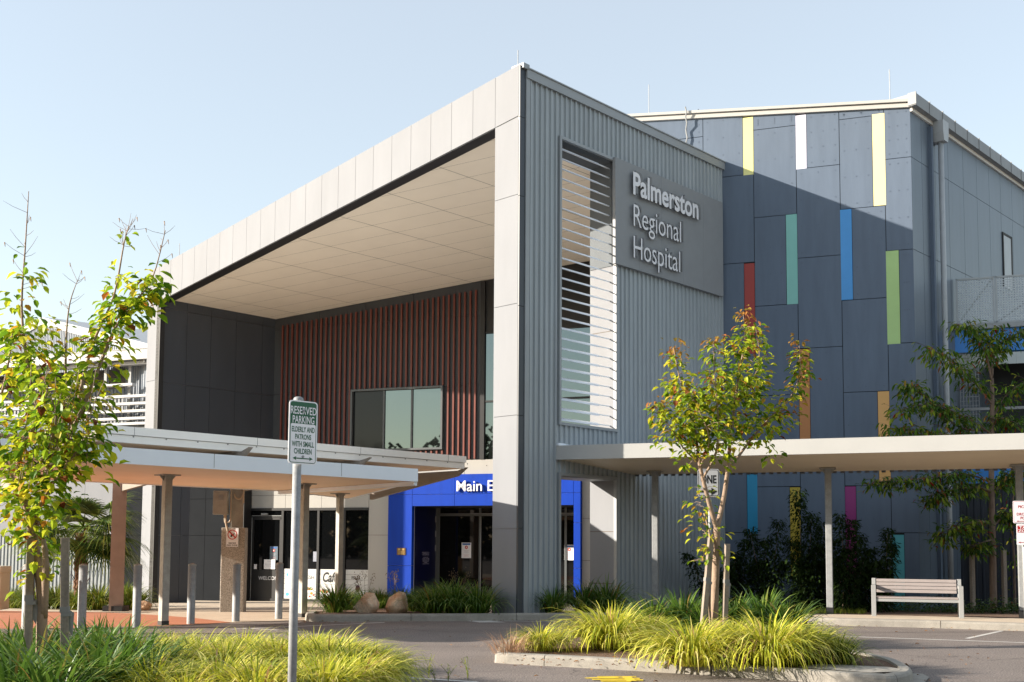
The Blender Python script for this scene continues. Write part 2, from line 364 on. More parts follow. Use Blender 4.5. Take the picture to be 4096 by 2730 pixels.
# ================================================================ entrance building
EB = thing('entrance_building', (C1.x, C1.y, 0), 'grey and cream hospital entrance building with a tall sloping canopy roof and corrugated side wall', 'building')
zt0 = WF.z(2079.5/SC, 257.7/SC); _a = WF.uz(600/SC, 1085/SC); KT = (zt0-_a[1])/-_a[0]
_b0 = WF.uz(1977.8/SC, 512.4/SC); _b1 = WF.uz(643.5/SC, 1201.7/SC); KB = (_b0[1]-_b1[1])/(_b0[0]-_b1[0])
print('slopes', KT, KB, 'zt0', zt0)
KS = .1085
ztop = lambda u: zt0+KS*u
zbot = lambda u: _b0[1]+KS*(u-_b0[0])
zsof = lambda p: zbot((p-C1).dot(WF.d))+.09
UC = WF.u(1967/SC, 2363/SC); UL = WF.u(580/SC, 1650/SC); UI = WF.u(632/SC, 1500/SC)
print('UC', UC, 'UL', UL, 'UI', UI, 'zl', ztop(UL), 'SE', SE, 'UB', UB)
# fascia
bk = MB(); bk.wprism(WF, [(UL+.02, zbot(UL)+.04), (-.02, zbot(0)+.04), (-.02, ztop(0)-.03), (UL+.02, ztop(UL)-.03)], -.4, -.06)
bk.build('fascia_backing', m_joint, EB)
fa = MB(); us = [UL]+[UC-.775*k for k in range(21, -1, -1)]+[0]
us = sorted(set([UL, 0, UC]+[UC-.775*k for k in range(1, 22) if UC-.775*k > UL+.3]))
for a, b in zip(us, us[1:]): fa.wprism(WF, [(a+.005, zbot(a)), (b-.005, zbot(b)), (b-.005, ztop(b)), (a+.005, ztop(a))], -.06, 0)
fa.wprism(WF, [(UL, ztop(UL)-.02), (0, ztop(0)-.02), (0, ztop(0)+.02), (UL, ztop(UL)+.02)], -.42, -.065)
fa.build('fascia', m_cream, EB)
dk = MB(); dk.wprism(WF, [(UI, zbot(UI)-.005), (UC, zbot(UC)-.005), (UC, zbot(UC)+.25), (UI, zbot(UI)+.25)], -.40, -.065); dk.build('fascia_return', m_black, EB)
# corner column and the left pillar
zj = [WF.z(1136, 463), WF.z(1136, 708), WF.z(1131, 960), WF.z(1131, 1216)]
col = MB(); panels(col, WF, [UC, 0], [-.6]+sorted(zj)+[zbot(UC)-.006], -.06, 0); 
col.build('corner_column', m_cream, EB)
mb = MB(); mb.wbox(WF, UC+.02, -.03, -.6, zbot(UC), -.9, -.062); mb.build('column_core', m_joint, EB)
lp = MB(); zl = WF.z(337, 878); panels(lp, WF, [UL, UI], [-.7, WF.z(330, 1100), zl, zbot(UL)-.006], -.06, 0); lp.wbox(WF, UL, UI-.02, -.7, zbot(UL), -1.1, -.07)
lp.build('left_pillar', m_cream, EB)
# left inner wall, dark panels
WL = Wall(WF.pt(UI-.0, 0), A1)
ue = (WE.p-WL.p).dot(WE.n)/WL.d.dot(WE.n)               # where it meets the entrance wall
zw = lambda u: zsof(WL.pt(u, 0))
ub = WL.u(434, 1250); ZO = 5.4
mb = MB(); mb.wprism(WL, [(.0, -.7), (ub, -.7), (ub, ZO), (ue+.4, ZO), (ue+.4, zw(ue+.4)+.05), (0, zw(0)+.05)], -.2, -.05); mb.wbox(WL, 0, WL.u(374, 850), -.7, zw(0), -.05, .05)
mb.build('wall_backing', m_black, EB)
uj = [WL.u(374, 850), WL.u(427, 850), WL.u(483, 850), WL.u(541, 860), WL.u(601, 880), ue+.06]
zj2 = WL.z(370, 879)
mb = MB(); panels(mb, WL, uj, [ZO, zj2, zw(0)-.32, zw(0)-.03], -.05, 0, ztop=lambda u: zw(u)+.04); panels(mb, WL, [uj[0], WL.u(413, 1250), ub], [-.7, WL.z(425, 1231), ZO], -.05, 0); mb.build('dark_side_wall', m_dark, EB)
# ground-floor wall between the pillar and the cafe, set back under the overhang
WK = Wall(WE.pt(0, 0, .56), A3); ukl, ukr = WK.u(400, 1250), WK.u(555, 1250)
mb = MB(); zk = [-.9, WK.z(480, 1231), WK.z(480, 1147), ZO]; panels(mb, WK, [ukl-2.5, ukl, WK.u(470, 1250), ukr], zk, -.05, 0)
mb.wbox(WK, ukl-2.5, ukr-.02, -.9, ZO-.01, -.5, -.06); mb.build('ground_floor_wall', M('shade_darkened_panel', (.020, .022, .025), .9, spec=.04, var=.08, vs=1.5), EB)  # panel colour darkened to carry the shade this wall lies in
mb = MB(); mb.wbox(WK, ukr-.018, ukr+.06, -.9, ZO-.02, -.5, -.02); mb.build('wall_return', m_black, EB)
mb = MB(); mb.wbox(WK, ukl-2.5, ukr+.06, ZO+.002, ZO+.14, -.6, 0.0); mb.build('overhang_lining', m_midgrey, EB)
# soffit and roof
q = lambda u, s: WF.pt(u, 0, -s)
RB = 17.0
cor = [q(UL, .06), q(0, .06), q(-.02, RB), q(UL, RB)]
sof = MB(); sc4 = [q(UI, .3), q(-.75, .3), q(-.75, RB), q(UI, RB)]
top = [p+Vector((0, 0, zsof(p))) for p in sc4]; sof.slab([p+Vector((0, 0, .1)) for p in top], .1)
sof.build('soffit', m_cream2, EB)
ln = MB()
for k in range(8):
    u = UC-.52-2.09*k
    if u < UI: break
    a, b = q(u, .41), q(u, RB); w = WF.d*.008
    za = lambda p: p+Vector((0, 0, zsof(p)-.002))
    ln.quad(za(a-w), za(a+w), za(b+w), za(b-w))
for k in range(1, 14):
    p0 = WE.pt(0, 0, .35+.88*(k-1))
    # from the front edge / inner wall face to the left wall or front edge
    def S_(p): return -(p-C1).dot(WF.n), (p-C1).dot(WF.d)
    s0, u0 = S_(p0); ds, du = S_(p0+WE.d); ds -= s0; du -= u0
    t_hi = (UC-u0)/du; t_lo = max((UI-u0)/du, -99); tf = (.41-s0)/ds
    if ds < 0: t_hi = min(t_hi, tf)
    else: t_lo = max(t_lo, tf)
    if t_hi-t_lo < .3: continue
    a, b = p0+WE.d*t_lo, p0+WE.d*t_hi; w = WE.n*.005
    ln.quad(za(a-w), za(b-w), za(b+w), za(a+w))
ln.build('soffit_joints', M('soffit_joint', (.20, .18, .15), .8), EB)
rf = MB(); tp = [q(UL, .1), q(-.02, .1), q(-.02, RB), q(UL, RB)]
rf.slab([p+Vector((0, 0, ztop((p-C1).dot(WF.d))-.12)) for p in tp], .35)
rf.build('roof', m_steeltrim, EB)
# corrugated side wall with door and louvre openings
zTr0, zTr1 = WS.z(2101.7/SC, 315.8/SC), WS.z(2105.1/SC, 281.6/SC)
ua, ubb = WS.u(1286, 650), WS.u(1411, 650)
zl0, zl1 = WS.z(1411, 987), WS.z(1411, 373)
zd1 = WS.z(1411, 1103)
print('louvre', ua, ubb, zl0, zl1, 'door', zd1)
core = MB()
for a, b, c, d in ((.02, ua, -.6, zTr0), (ubb, SE+1.2, -.6, zTr0), (ua, ubb, zd1, zl0), (ua, ubb, zl1, zTr0)): core.wbox(WS, a, b, c, d, -.80, -.02)
core.build('wall_lining', m_cream, EB)
for py in (1222, 1342, 760):
    jl = MB(); z = WS.z(1411, py); jl.wbox(WS, ubb-.003, ubb+.02, z-.007, z+.007, -.80, -.03); jl.build('panel_joint', m_joint, EB)
cw = MB(); corr(cw, WS, .24, SE, -.4, zTr0+.02, pitch=.185, dep=.045, holes=[(ua, ubb, -1, zd1), (ua, ubb, zl0, zl1)], o=.0)
cw.build('corrugated_wall', m_steel, EB)
sr = MB(); panels(sr, WS, [.0, .2], [-.5]+sorted(WF.z(1203, y) for y in (264, 446, 700, 953, 1214))+[zTr1+.05], -.02, .03); sr.build('corner_return', M('corner_return_navy', (.035, .042, .055), .45, var=.05), EB)
fx = MB()
fx.wbox(WS, .2, .34, -.4, zTr0, .0, .055); fx.build('wall_trim', m_steeltrim, EB); fx = MB()
for k in range(9):
    z = .6+k*1.25
    u = .45
    while u < SE-.1:
        if not (ua-.05 < u < ubb+.05 and (z < zd1 or zl0 < z < zl1)): fx.wbox(WS, u-.010, u+.010, z-.010, z+.010, .0, .012)
        u += .185*1
struct(fx.build('screws', m_steeltrim, EB), 'stuff')
tr = MB(); tr.wbox(WS, .2, SE+.05, zTr0, zTr1, -.85, .085); tr.wbox(WS, .2, SE+.05, zTr1, zTr1+.03, -.85, .11); tr.wbox(WS, .05, .26, zTr1-.02, zTr1+.1, -.3, .1); tr.build('roof_trim', m_steeltrim, EB)
fr = MB(); t = .07
for c, d in ((zl0, zl1),):
    fr.wbox(WS, ua-t, ua, c-t, d+t, -.02, .07); fr.wbox(WS, ubb, ubb+t, c-t, d+t, -.02, .07); fr.wbox(WS, ua, ubb, d, d+t, -.02, .07); fr.wbox(WS, ua, ubb, c-t, c, -.02, .07)
fr.build('louvre_frame', m_steeltrim, EB)
fr = MB(); fr.wbox(WS, ua-t, ua, -.3, zd1+t, -.02, .07); fr.wbox(WS, ubb, ubb+t, -.3, zd1+t, -.02, .07); fr.wbox(WS, ua, ubb, zd1, zd1+t, -.02, .07); fr.build('door_frame', m_steeltrim, EB)
hd = MB(); hd.wbox(WS, ua+.001, ubb-.001, zl1-.02, zl1, -.8, -.02); hd.wbox(WS, ubb-.02, ubb, zl1-2.75, zl1-.021, -.79, -.06); hd.build('louvre_lining_with_shade', M('lining_painted_shade', (.10, .115, .13), .6, spec=.2, var=.05), EB)  # head lining, plus a dark sheet painting shade onto the upper jamb
hd = MB(); hd.wbox(WS, ua+.001, ubb-.001, zd1-.02, zd1, -.8, -.02); hd.build('door_head_lining', m_steeltrim, EB)
bl = MB(); nb_ = 28; be = WS.u(1386, 650)
for k in range(nb_):
    z = zl0+.10+(zl1-zl0-.25)*k/(nb_-1); cs, sn = math.cos(math.radians(25)), math.sin(math.radians(25)); ring = []
    for a in range(10):
        x, y = .115*math.cos(2*PI*a/10), .022*math.sin(2*PI*a/10); ring.append((-.14+x*cs-y*sn, z-(x*sn+y*cs)))
    n = len(ring); vs = [WS.pt(ua, zz, o) for o, zz in ring]+[WS.pt(be-.12*(o > -.14), zz, o) for o, zz in ring]
    bl.add(vs, [tuple(range(n))[::-1], tuple(range(n, 2*n))]+[(i, (i+1) % n, n+(i+1) % n, n+i) for i in range(n)])
    bl.wbox(WS, be-.02, ubb, z-.012, z+.012, -.16, -.13)
bl.build('louvre_blades', m_silver, EB, smooth=False)
# lightning rods
def rod(w, px, py0, py1, o=-.3, par=EB):
    rods = MB(); u, z0 = w.uz(px, py0, o); z1 = w.z(px, py1, o); rods.tube([w.pt(u, z0-.4, o), w.pt(u, z1, o)], .013, 6); rods.build('lightning_rod', m_pipe, par)
rod(WF, 1190, 150, 116, -.3); rod(WF, 412, 580, 560, -.3)
# ---------------------------------------------------------------- entrance wall
uLw = -(WE.p-WL.pt(ue, 0)).dot(WE.d); uRw = (WS.pt(SE+.5, 0, -.8)-WE.p).dot(WE.d)
_c = WS.pt(0, 0, -.8); uRw = ((_c-WE.p) - U1*((_c-WE.p).dot(WE.n)/U1.dot(WE.n))).dot(WE.d)
zF = WE.z(1062, 1057)                                    # foot of the slatted upper wall
zs = lambda u: zsof(WE.pt(u, 0))
upl, upr = WE.u(897, 1250), WE.u(1338, 1250)             # blue portal
upi, upri = WE.u(952, 1250), WE.u(1322, 1250)
zh0, zh1 = WE.z(1000, 1164), WE.z(1100, 1090)
print('WE', uLw, uRw, zF, 'portal', upl, upr, zh0, zh1)
ucl, ucr = WE.u(562, 1250), WE.u(847, 1250); zc = WE.z(700, 1168); zsk = WE.z(700, 1384)
mb = MB(); mb.wprism(WE, [(uLw, zF), (uRw+.2, zF), (uRw+.2, zs(uRw)), (uLw, zs(uLw))], -.35, -.05)
mb.wbox(WE, uLw-1.2, upi-.02, -.9, zF-.001, -.35, -.05); mb.wbox(WE, upri+.02, uRw+.2, -.9, zF-.001, -.35, -.05); mb.wbox(WE, upi-.02, upri+.02, zh0+.02, zF-.001, -.35, -.05)
mb.build('entrance_wall_backing', m_joint, EB)
usr = WE.u(1106, 850); uwl, uwr = WE.u(813, 960), WE.u(1016, 960); zw0, zw1 = WE.z(1016, 1029), WE.z(1016, 892)
mb = MB(); vj = [uLw, uLw+1.9, uLw+3.8, uLw+5.7, usr]
panels(mb, WE, vj, [zF, zw1+.05, zs(uLw)-.4, 99], -.05, 0, ztop=lambda u: zs(u)-.015); mb.build('slat_wall', M('slat_backing_charcoal', (.05, .053, .058), .5, var=.06), EB)
sl = MB(); n = 39; ul0, ul1 = WE.u(651, 800), WE.u(1094, 800)
for k in range(n):
    u = ul0+(ul1-ul0)*k/(n-1); hz = zs(u)-.32
    for c, d in (((zF+.02, zw0-.1), (zw1+.09, hz)) if uwl-.06 < u < uwr+.06 else ((zF+.02, hz),)): sl.wbox(WE, u-.030, u+.030, c, d, .02, .085)
sl.build('slats', m_rust, EB)
wn = MB(); f = .07
wn.wbox(WE, uwl-f, uwr+f, zw1, zw1+f, .0, .16); wn.wbox(WE, uwl-f, uwr+f, zw0-f, zw0, .0, .16); wn.wbox(WE, uwl-f, uwl, zw0, zw1, .0, .16); wn.wbox(WE, uwr, uwr+f, zw0, zw1, .0, .16)
um1, um2 = WE.u(884, 960), WE.u(948, 960)
for u in (um1, um2): wn.wbox(WE, u-.03, u+.03, zw0, zw1, .0, .09)
W1 = wn.build('upper_window', m_frame, EB)
for a, b in ((um1+.03, um2-.03), (um2+.03, uwr)):
    pn = MB(); pn.wbox(WE, a, b, zw0, zw1, .02, .04); pn.build('pane', m_skyglass, W1)
pn = MB(); pn.wbox(WE, uwl, um1-.03, zw0, zw1, .02, .04); pn.build('open_pane', m_skyglassd, W1)
# tall glazing strip at the right end of the slats
tg = MB(); ut0 = usr; zt = [zF, WE.z(1122, 923), WE.z(1122, 765), WE.z(1122, 752), zs(usr)]
for z in zt[1:3]: tg.wbox(WE, ut0, uRw, z-.03, z+.03, -.05, .04)
tg.wbox(WE, ut0-.02, ut0+.14, zF, zs(ut0)-.05, -.05, .06); T = tg.build('tall_window', m_black, EB)
um = ut0+1.05
tm = MB(); tm.wbox(WE, um-.03, um+.03, zF, zt[2], -.05, .05); tm.build('mullion', m_black, T)
tp_ = MB(); tp_.wbox(WE, ut0+.15, uRw, zF, zt[2], -.05, -.02); tp_.build('pane', m_skyglass, T)
tq = MB(); tq.wprism(WE, [(ut0+.15, zt[2]), (uRw, zt[2]), (uRw, zs(uRw)-.02), (ut0+.15, zs(ut0)-.02)], -.05, -.02); tq.build('spandrel', m_black, T)
# cream band and cream wall round the cafe and right of the portal
cb = MB()
panels(cb, WE, [WE.u(1068, 1070), uRw], [zh1, zF-.004], -.05, .03)
panels(cb, WE, [ucr, upl], [-.9, WE.z(870, 1230), WE.z(870, 1137), zh1, zF-.004], -.05, .03)
panels(cb, WE, [ucl-.5, WE.u(657, 1150), WE.u(740, 1150), ucr], [zc, WE.z(800, 1137), zh1, zF-.004], -.05, .03)
panels(cb, WE, [upl, WE.u(1068, 1070)], [zh1, zF-.004], -.05, .03)
panels(cb, WE, [upr, uRw], [-.9, 1.2, 2.6, zh1], -.05, .03)
cb.build('cream_wall', m_cream_lit, EB)
# blue portal
bp = MB(); zjb = WE.z(1000, 1137); pd = .22
vb = [upi, WE.u(1050, 1150), WE.u(1150, 1150), WE.u(1250, 1150), upri]
panels(bp, WE, vb, [zh0, zjb, zh1], .02, pd); panels(bp, WE, [upl, upi], [-.9, WE.z(925, 1300), zjb, zh1], .02, pd); panels(bp, WE, [upri, upr], [-.9, .95, WE.z(1330, 1202), zjb, zh1], .02, pd)
BP = bp.build('blue_portal', m_royal, EB)
mb = MB(); mb.wbox(WE, upl+.02, upi-.02, -.9, zh1-.02, -.05, pd-.05); mb.wbox(WE, upri+.02, upr-.02, -.9, zh1-.02, -.05, pd-.05); mb.wbox(WE, upi-.02, upri+.02, zh0+.02, zh1-.02, -.05, pd-.05)
mb.build('portal_joints', M('pale_joint', (.45, .5, .65), .6), EB)
rv = MB(); rv.wbox(WE, upi-.2, upi, -.9, zh0, -1.9, -.05); rv.build('portal_reveal', m_navy, EB)
rc = MB(); rc.wbox(WE, upi-.2, upri+.2, zh0, zh0+.1, -1.9, pd-.02); rc.wbox(WE, upri, upri+.2, -.9, zh0, -1.9, -.05); rc.build('portal_ceiling', m_black, EB)
ed = MB(); ed.wbox(WE, upi-.2, upri+.2, -.9, zh0, -1.96, -1.9)
E1 = ed.build('entrance_door', m_glass, EB)
ef = MB(); ze1 = WE.z(1110, 1183, -1.88)
for px in (1003, 1008, 1103, 1170, 1240, 1300): 
    u = WE.u(px, 1250, -1.88); ef.wbox(WE, u-.04, u+.04, -.9, zh0, -1.9, -1.86)
ef.wbox(WE, upi, upri, ze1-.05, ze1+.05, -1.9, -1.85); ef.build('door_frame', m_frame, E1)
eh = MB(); u = WE.u(1104, 1250, -1.8); eh.wbox(WE, u-.012, u+.012, -.4, ze1-.08, -1.84, -1.82); eh.wbox(WE, WE.u(1080, 1190, -1.8), upri, ze1+.03, ze1+.045, -1.845, -1.835); eh.build('door_edge', m_galv, E1)
for y in (1194, 1227, 1260):
    hg = MB(); hg.wbox(WE, upi+.002, upi+.02, WE.z(1003, y-7, -1.8), WE.z(1003, y+7, -1.8), -1.86, -1.80); hg.build('hinge', m_galv, E1)
# cafe shopfront
cg = MB(); cg.wbox(WE, ucl, ucr, -.9, zc, -.05, -.0); CG = cg.build('shop_window', m_glass, EB)
cf = MB()
for px in (565, 572, 648.5, 731, 791): 
    u = WE.u(px, 1300); h = .045 if px > 575 else .05; cf.wbox(WE, u-h, u+h, -.9, zc, 0, .05)
cf.wbox(WE, ucl, ucr, zc-.09, zc, .0, .06); cf.wbox(WE, ucl, ucr, zsk-.6, zsk+.10, .0, .055); zdh = WE.z(600, 1190); cf.wbox(WE, WE.u(578, 1200), WE.u(648, 1200), zdh, zdh+.06, .0, .052)
cf.build('window_frame', m_black, CG)
cdr = MB(); u0, u1 = WE.u(579, 1300), WE.u(646, 1300); cdr.wbox(WE, u0, u0+.07, zsk, zdh, .005, .04); cdr.wbox(WE, u1-.07, u1, zsk, zdh, .005, .04); cdr.wbox(WE, u0, u1, zdh-.08, zdh, .005, .04); cdr.wbox(WE, u0, u1, zsk+.1, WE.z(610, 1310), .005, .03)
CD = cdr.build('cafe_door', m_black, CG)
ce = MB(); ce.wbox(WE, u0-.02, u0, zsk, zdh, .04, .058); ce.wbox(WE, u0-.02, u1, zdh+.062, zdh+.08, .04, .058); ce.build('door_edge', m_galv, CD)
ch = MB(); ch.wbox(WE, WE.u(586, 1300), WE.u(592, 1300), WE.z(590, 1308), WE.z(590, 1297), .045, .07); ch.build('handle', m_paper, CD)
cs_ = MB(); cs_.wbox(WE, WE.u(604, 1186), WE.u(618, 1186), zdh+.10, zdh+.16, .05, .12); cs_.build('door_sensor', m_galv, CG)
# printed film along the foot of the shop window
zg0, zg1 = WE.z(700, 1377), WE.z(700, 1308)
m_board = M('whitewashed_print', (.62, .62, .60), .5, var=.10, vs=3, stretch=(.3, .3, 3))
gf = MB(); pans = [(652, 727), (735, 787.5), (794.5, 846)]
for a, b in pans:
    for k in range(6):
        c, d = zg0+(zg1-zg0)*k/6, zg0+(zg1-zg0)*(k+1)/6; gf.wbox(WE, WE.u(a, 1340), WE.u(b, 1340), c+.007*(k > 0), d, .004, .012)
GF = gf.build('printed_window_film', m_board, CG)
def wtext(s, x0, x1, ybase, capy, mat, o=.014, bold=0, parent=GF, shear=0, capref='H'):
    u0, z0 = WE.uz(x0, ybase); u1 = WE.u(x1, ybase); return text(s, WE, u0, u1, z0, WE.z(x0, capy)-z0, o, mat, parent=parent, bold=bold, shear=shear, capref=capref)
m_ltr = M('white_print', (.7, .7, .72), .5, var=.01)
wtext('WELCOME', 595, 645, 1332.5, 1324.5, m_ltr, o=.032, parent=CD)
wtext('FRESH', 695, 722, 1330.5, 1323, m_ink); wtext('RELAX', 808, 829, 1331.5, 1324.5, m_ink)
o_ = wtext('Café', 742, 778, 1337, 1316, m_ink, bold=.03, shear=.25)
pic = MB(); mats = [m_paper, M('salad_red', (.55, .05, .03), .4), M('salad_green', (.10, .25, .03), .5), M('fruit_orange', (.75, .28, .02), .4), M('water_blue', (.12, .42, .72), .3), M('berry_dark', (.05, .01, .03), .4), M('cup_brown', (.12, .06, .03), .5), M('pale_water', (.50, .66, .78), .3)]
def blob(cx, cy, r, mi, ry=None, o=.014):
    pic.cur = mi; u, z = WE.uz(cx, cy); k = abs(WE.uz(cx, cy+1)[1]-z); ry = ry or r; n = 10
    pic.add([WE.pt(u+r*k*math.cos(2*PI*i/n), z+ry*k*math.sin(2*PI*i/n), o+len(pic.f)*.00008) for i in range(n)], [tuple(range(n))])
def bowl(cx, cy, w):
    blob(cx, cy+4, w, 0, 4.5); blob(cx, cy+1, w*.97, 2, 3.6)
    for k in range(26):
        a = RN.random()*2*PI; r = RN.random()**.5; blob(cx+w*.85*r*math.cos(a), cy-.5+3.4*r*math.sin(a), RN.uniform(.8, 1.7), RN.choice((1, 1, 3, 2, 0, 5)))
def picture(nm_):
    global pic
    pic.build(nm_, mats, GF); pic = MB()
bowl(712, 1353, 9.5)
for x, y, r, m_ in ((716, 1364, 3.2, 3), (721, 1368, 2, 1), (712, 1371, 2, 1), (726, 1371, 1.2, 5)): blob(x, y, r, m_)
picture('fruit_bowl_print')
bowl(746, 1359, 13.5); picture('salad_print'); bowl(781, 1361, 6); picture('dessert_print')
blob(660.5, 1346, 4.8, 7, 22); blob(660.5, 1344, 4.6, 0, 7); blob(660.5, 1321, 2.2, 4, 4); blob(660.5, 1366, 4.8, 4, 4); picture('water_bottle_print')
blob(822, 1354, 6, 6, 8); blob(822, 1348, 5, 5, 3); blob(834, 1362, 8, 0, 4); picture('coffee_print')
# ================================================================ signs fixed to the entrance building
def cap_text(parent, s, w, x0, y0, x1, y1, ytop0, mat, o, ext, bold=0, name='lettering', capref='H'):
    """text whose baseline starts at pixel (x0,y0), ends near x1; cap height from pixel ytop0 at x0"""
    u0, z0 = w.uz(x0, y0, o); u1 = w.u(x1, y1, o); return text(s, w, u0, u1, z0, w.z(x0, ytop0, o)-z0, o, mat, name, parent, ext, bold, capref)
so = .14
us0, us1 = WS.u(1414, 500, so), WS.u(1661, 500, so); zs0_, zs1_ = WS.z(1414, 605, so), WS.z(1414, 361, so)
m_lret = M('letter_return_grey', (.16, .165, .175), .5)
SB = thing('hospital_sign', WS.pt(us0, zs0_, so), 'large grey panel with raised white hospital name letters high on the corrugated wall', 'sign')
mb = MB(); wsb = (us1-us0)/5
for k in range(5): mb.wbox(WS, us0+k*wsb+.002, us0+(k+1)*wsb-.002, zs0_, zs1_, .05, so)
mb.wbox(WS, us0+.01, us1-.01, zs0_+.01, zs1_-.01, .05, so-.006)
mb.build('sign_panel', M('sign_panel_grey', (.25, .262, .275), .5, spec=.2, var=.04), SB)
for s, x0, yb, yt, x1, yb1, bo in (('Palmerston', 1455, 445, 396, 1605, 500, .022), ('Regional', 1456, 519, 469, 1565, 552, -.004), ('Hospital', 1456, 592, 542, 1563, 619, -.004)):
    cap_text(SB, s, WS, x0, yb, x1, yb1, yt, m_lret, so+.02, .085, bo, capref='P', name='letter_return')
    cap_text(SB, s, WS, x0, yb, x1, yb1, yt, m_letter, so+.107, .005, bo, capref='P')
z0 = WE.z(1052, 1129.5, pd); 
ME = text('Main Entrance', WE, WE.u(1051, 1129, pd), WE.u(1051, 1129, pd)+(WE.u(1118.5, 1129, pd)-WE.u(1051, 1129, pd))*2.72, z0, WE.z(1052, 1105.5, pd)-z0, pd+.04, m_letter, 'entrance_lettering', None, .05, .004, 'M')
tag(ME, 'raised white main entrance lettering on the blue portal over the doors', 'sign lettering')
def flat(name, w, x0, y0, x1, y1, o, mat, label, cat, parts=(), d=.006, group=None):
    u0, z1 = w.uz(x0, y0, o); u1, z0 = w.uz(x1, y1, o); root = thing(name, w.pt((u0+u1)/2, z0, o), label, cat, group)
    mb = MB(); mb.wbox(w, u0, u1, z0, z1, o, o+d); mb.build('sheet', mat, root)
    for nm_, a, b, c, e, mt in parts:
        m2 = MB(); m2.wbox(w, u0+(u1-u0)*a, u0+(u1-u0)*c, z0+(z1-z0)*(1-e), z0+(z1-z0)*(1-b), o+d*.5, o+d+.002); m2.build(nm_, mt, root)
    return root, u0, u1, z0, z1
m_noticeblue = M('notice_blue', (.03, .12, .38), .6, var=.02); m_noticered = M('notice_red', (.50, .03, .02), .6, var=.02); m_greyink = M('grey_ink', (.42, .42, .45), .7, var=.02); m_pinkink = M('red_ink', (.62, .40, .40), .7, var=.02)
def poster(x0, y0, x1, y1, o, label, mat=m_paper):
    r, u0, u1, z0, z1 = flat('notice', WE, x0, y0, x1, y1, o, mat, label, 'notice', [('header', .08, .04, .92, .15, m_noticeblue)]+[('print_line', .2+.1*(k % 2), .50+.055*k+(.05 if k > 3 else 0), .8-.1*(k % 2), .515+.055*k+(.05 if k > 3 else 0), m_greyink if k < 4 else m_pinkink) for k in range(7)])
    mb = MB(); c, z, k = (u0+u1)/2, z0+(z1-z0)*.70, (u1-u0)*.17
    mb.wprism(WE, [(c+k*math.cos(PI/6+i*PI/3)*1.0, z+k*math.sin(PI/6+i*PI/3)*1.05) for i in range(6)], o+.003, o+.009); mb.build('hexagon', m_noticered, r)
    mb = MB(); mb.wprism(WE, [(c-k*.3, z-k*.4), (c+k*.3, z-k*.4), (c+k*.3, z+k*.1), (c, z+k*.55), (c-k*.3, z+k*.1)], o+.004, o+.011); mb.build('hexagon_mark', m_paper, r)
    return r
poster(1061, 1247.5, 1082.5, 1283, -1.89, 'white notice with a red hexagon on the dark entrance door, left of the corner column')
poster(1297, 1252.5, 1319.5, 1288, -1.89, 'white notice with red hexagon on dark glass, seen through the corrugated wall opening')
poster(620.5, 1256, 638, 1287.5, .006, 'shaded grey-blue notice with a red hexagon behind the cafe door glass', M('shaded_paper', (.10, .14, .17), .7))  # paper copy with the shade put into its base colour
r, u0, u1, z0, z1 = flat('notice', WE, 607, 1286, 632, 1308.5, .045, m_paper, 'plain white door-closed notice on the cafe door above the welcome lettering', 'notice')
for s, zz, a, b in (('DOOR CLOSED', .78, .27, .73), ('PLEASE ENTER THROUGH', .46, .1, .92), ('THE MAIN ENTRANCE', .28, .15, .85)):
    text(s, WE, u0+(u1-u0)*a, u0+(u1-u0)*b, z0+(z1-z0)*zz, (z1-z0)*.07, .053, m_greyink, parent=r)
flat('notice', WE, 720, 1268, 733, 1291, .012, M('shaded_white_paper', (.30, .32, .38), .7), 'blank shade-tinted white paper sheet on the dark cafe window beside the post', 'notice')  # white paper, its shade mixed into the sheet colour
m_bronze = M('bronze', (.16, .10, .04), .45, metal=.6, var=.3, vs=30)
r, u0, u1, z0, z1 = flat('wall_plaque', WE, 912.5, 1259.5, 932, 1276, pd, m_bronze, 'small bronze plaque with two crests on the left blue portal leg', 'plaque', d=.02)
mb = MB(); m_gold = M('polished_bronze', (.55, .36, .14), .4, metal=.5, var=.2, vs=40)
for c in (.27, .75): mb.wbox(WE, u0+(u1-u0)*(c-.12), u0+(u1-u0)*(c+.12), z0+(z1-z0)*.66, z0+(z1-z0)*.92, pd+.019, pd+.026)
for k in range(5): mb.wbox(WE, u0+(u1-u0)*(.12+.04*(k % 3)), u0+(u1-u0)*(.88-.05*(k % 2)), z0+(z1-z0)*(.12+.10*k), z0+(z1-z0)*(.16+.10*k), pd+.019, pd+.024)
mb.build('raised_lettering', m_gold, r)
# small print on the navy reveal
WV = Wall(WE.pt(upi+.003, 0), A3-90); 
ur0, zr1 = WV.uz(969, 1268); ur1, zr0 = WV.uz(987, 1297)
NT = thing('shutter_notice', WV.pt((ur0+ur1)/2, zr0), 'small pale lettering on the navy reveal beside the entrance doors', 'notice')
for k, s in enumerate(('ROLLER SHUTTER IS FOR', 'USE DURING CYCLONE', 'LOCKDOWN PERIOD ONLY', '', 'SHUTTER TO BE', 'RETURNED TO THE OPEN', 'POSITION AND SECURED', 'BEFORE RESUMPTION', 'OF NORMAL', 'HOSPITAL OPERATION')):
    if s:
        w_ = .5*len(s)/22*.95; zz = zr1-(zr1-zr0)*(k+.9)/10; c = (ur0+ur1)/2; text(s, WV, c-(ur1-ur0)*w_, c+(ur1-ur0)*w_, zz, (zr1-zr0)*.055, .004, M('pale_print', (.45, .45, .62), .6) if k == 0 else bpy.data.materials['pale_print'], parent=NT)

